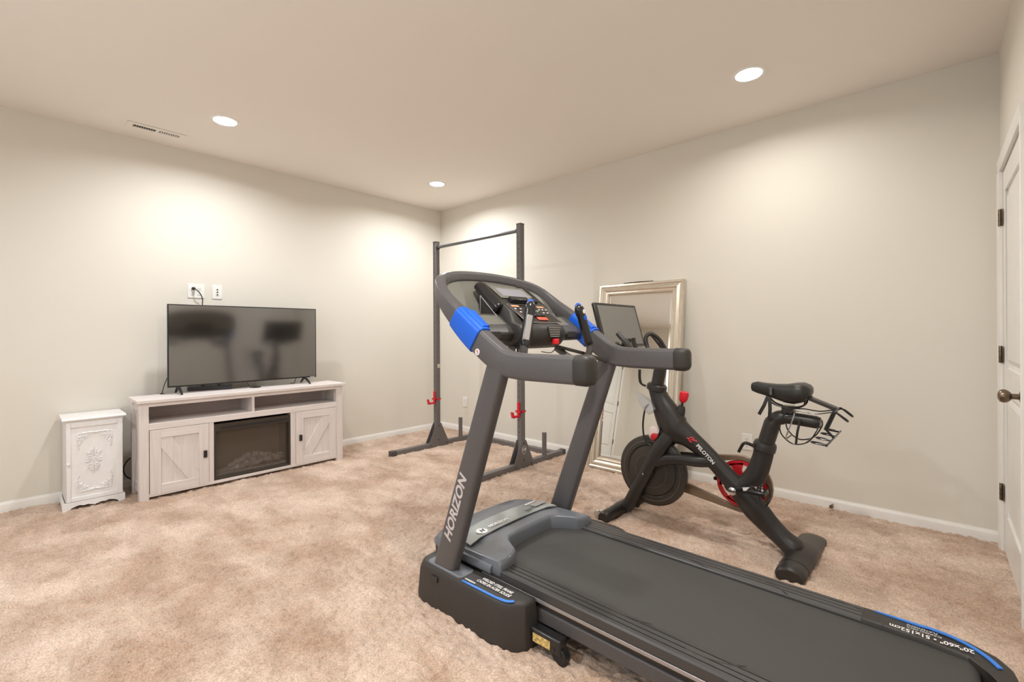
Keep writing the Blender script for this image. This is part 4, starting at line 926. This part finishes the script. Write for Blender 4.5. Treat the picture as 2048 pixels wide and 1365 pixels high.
MB().tube([E_(4.256, -.215, .660), E_(4.256, .22, .660)], .0048, 6).build('rack_rod', m_bk2, B)
MB().tube([E_(4.222, 0, .70), E_(4.256, 0, .660)], .006, 6).build('rack_rod', m_bk2, B)
for dd in (-.07, .07): wire([(4.03, dd, .70), (4.04, dd, .66), (4.075, dd, .625), (4.11, dd, .618), (4.16, dd, .64), (4.195, dd, .70), (4.20, dd * .6, .735)], .0034)
for x_, z_ in ((4.06, .637), (4.15, .634)): MB().tube([E_(x_, -.07, z_), E_(x_, .07, z_)], .0034, 6).build('rack_wire', m_bk2, B)
for dd in (-.05, .05): wire([(4.04, dd, .74), (4.06, dd, .775), (4.12, dd, .785), (4.19, dd, .78), (4.265, dd, .798)], .003)
wire([(4.10, -.075, .775), (4.085, -.078, .72), (4.065, -.078, .66), (4.06, -.07, .637)], .0036, m=m_chrome, name='rack_strut'); wire([(4.12, -.045, .74), (4.11, -.06, .68), (4.105, -.07, .62)], .006)
# handlebar and tablet screen
hp = np.array((3.325, 0, .84)) + ax1 * .19
MB().tube(spline([E_(*hp), E_(3.366, 0, 1.048), E_(3.34, 0, 1.050), E_(3.26, 0, 1.050), E_(3.16, 0, 1.075), E_(3.095, 0, 1.14)], 4), [.036] * 6 + [.026] * 14 + [.022], 12).build('handlebar_stem', m_bk, B)
for s in (-1, 1):
    MB().tube(spline([E_(3.175, s * .226, 1.190), E_(3.182, s * .225, 1.183), E_(3.225, s * .222, 1.137), E_(3.275, s * .21, 1.078), E_(3.31, s * .17, 1.048), E_(3.325, s * .08, 1.042), E_(3.33, 0, 1.042)], 4), [.009] + [.0155] * 24, 10).build('handlebar', m_bk, B, ang=60)
    q = [(3.285, s * .05, 1.045), (3.23, s * .078, 1.085), (3.212, s * .084, 1.135), (3.21, s * .085, 1.158)]
    if s > 0: q = q[:3] + [(3.212, .090, 1.165), (3.235, .11, 1.182), (3.275, .15, 1.145), (3.315, .178, 1.06)]
    MB().tube(spline([E_(*p) for p in q], 4), .0135, 10).build('handlebar_horn', m_bk, B, ang=60)
sw, s_top, s_bot = .272, np.array((3.036, 0, 1.386)), np.array((3.116, 0, 1.095))
uu = (s_top - s_bot) / np.linalg.norm(s_top - s_bot); nn = np.array((uu[2], 0, -uu[0])); cc = (s_top + s_bot) / 2; hh = np.linalg.norm(s_top - s_bot) / 2
sc_ = MB().obox(np.array(E_(*cc)) - nn * .012, (0, 1, 0), uu, nn, sw, hh, .012).build('tablet', m_bk2, B, bevel=.006)
MB().obox(np.array(E_(*cc)) + nn * .0006, (0, 1, 0), uu, nn, sw - .026, hh - .019, .0008).build('tablet_glass', m_bscreen, sc_)
MB().lathe([(.003, 0), (.003, .001), (.0005, .0012)], (0, 0, 0), 'x', 8).move(Matrix.Translation(np.array(E_(*(cc + uu * (hh - .009)))) + nn * .0005)).build('webcam', m_tgrey, sc_)
# bottle cage with clear cup below the head collar
MB().tube(spline([E_(3.285, -.03, .735), E_(3.262, -.035, .70), E_(3.250, -.04, .60), E_(3.262, -.04, .515), E_(3.31, -.04, .475), E_(3.362, -.04, .485)], 5), .006, 8).build('bottle_cage', m_bk2, B)
MB().tube(spline([E_(3.335, -.05, .735), E_(3.365, -.05, .69), E_(3.375, -.05, .62), E_(3.36, -.05, .55), E_(3.335, -.05, .515)], 5), .005, 8).build('bottle_cage', m_bk2, B)
ux = np.array((.68, 0, -.73)); vx = np.array((.73, 0, .68))
MB().loft([[E_(*(np.array((3.225, -.05, .80)) + ux * s_ + vx * a_ * k_ + np.array((0, b_ * k_, 0)))) for a_, b_ in rrect(.030, .036, .014, 3)] for s_, k_ in ((-.02, .10), (.02, .5), (.06, .9), (.125, 1.0), (.145, .92))]).build('clear_cup', m_clear, B, ang=50)
MB().ball(E_(3.322, -.030, .555), .040, .02, .048).build('towel_pouch', mat('pouch_white', (232, 214, 212), .6), B)
MB().ball(E_(3.330, -.036, .538), .032, .019, .032).build('pouch_print', m_bred, B)
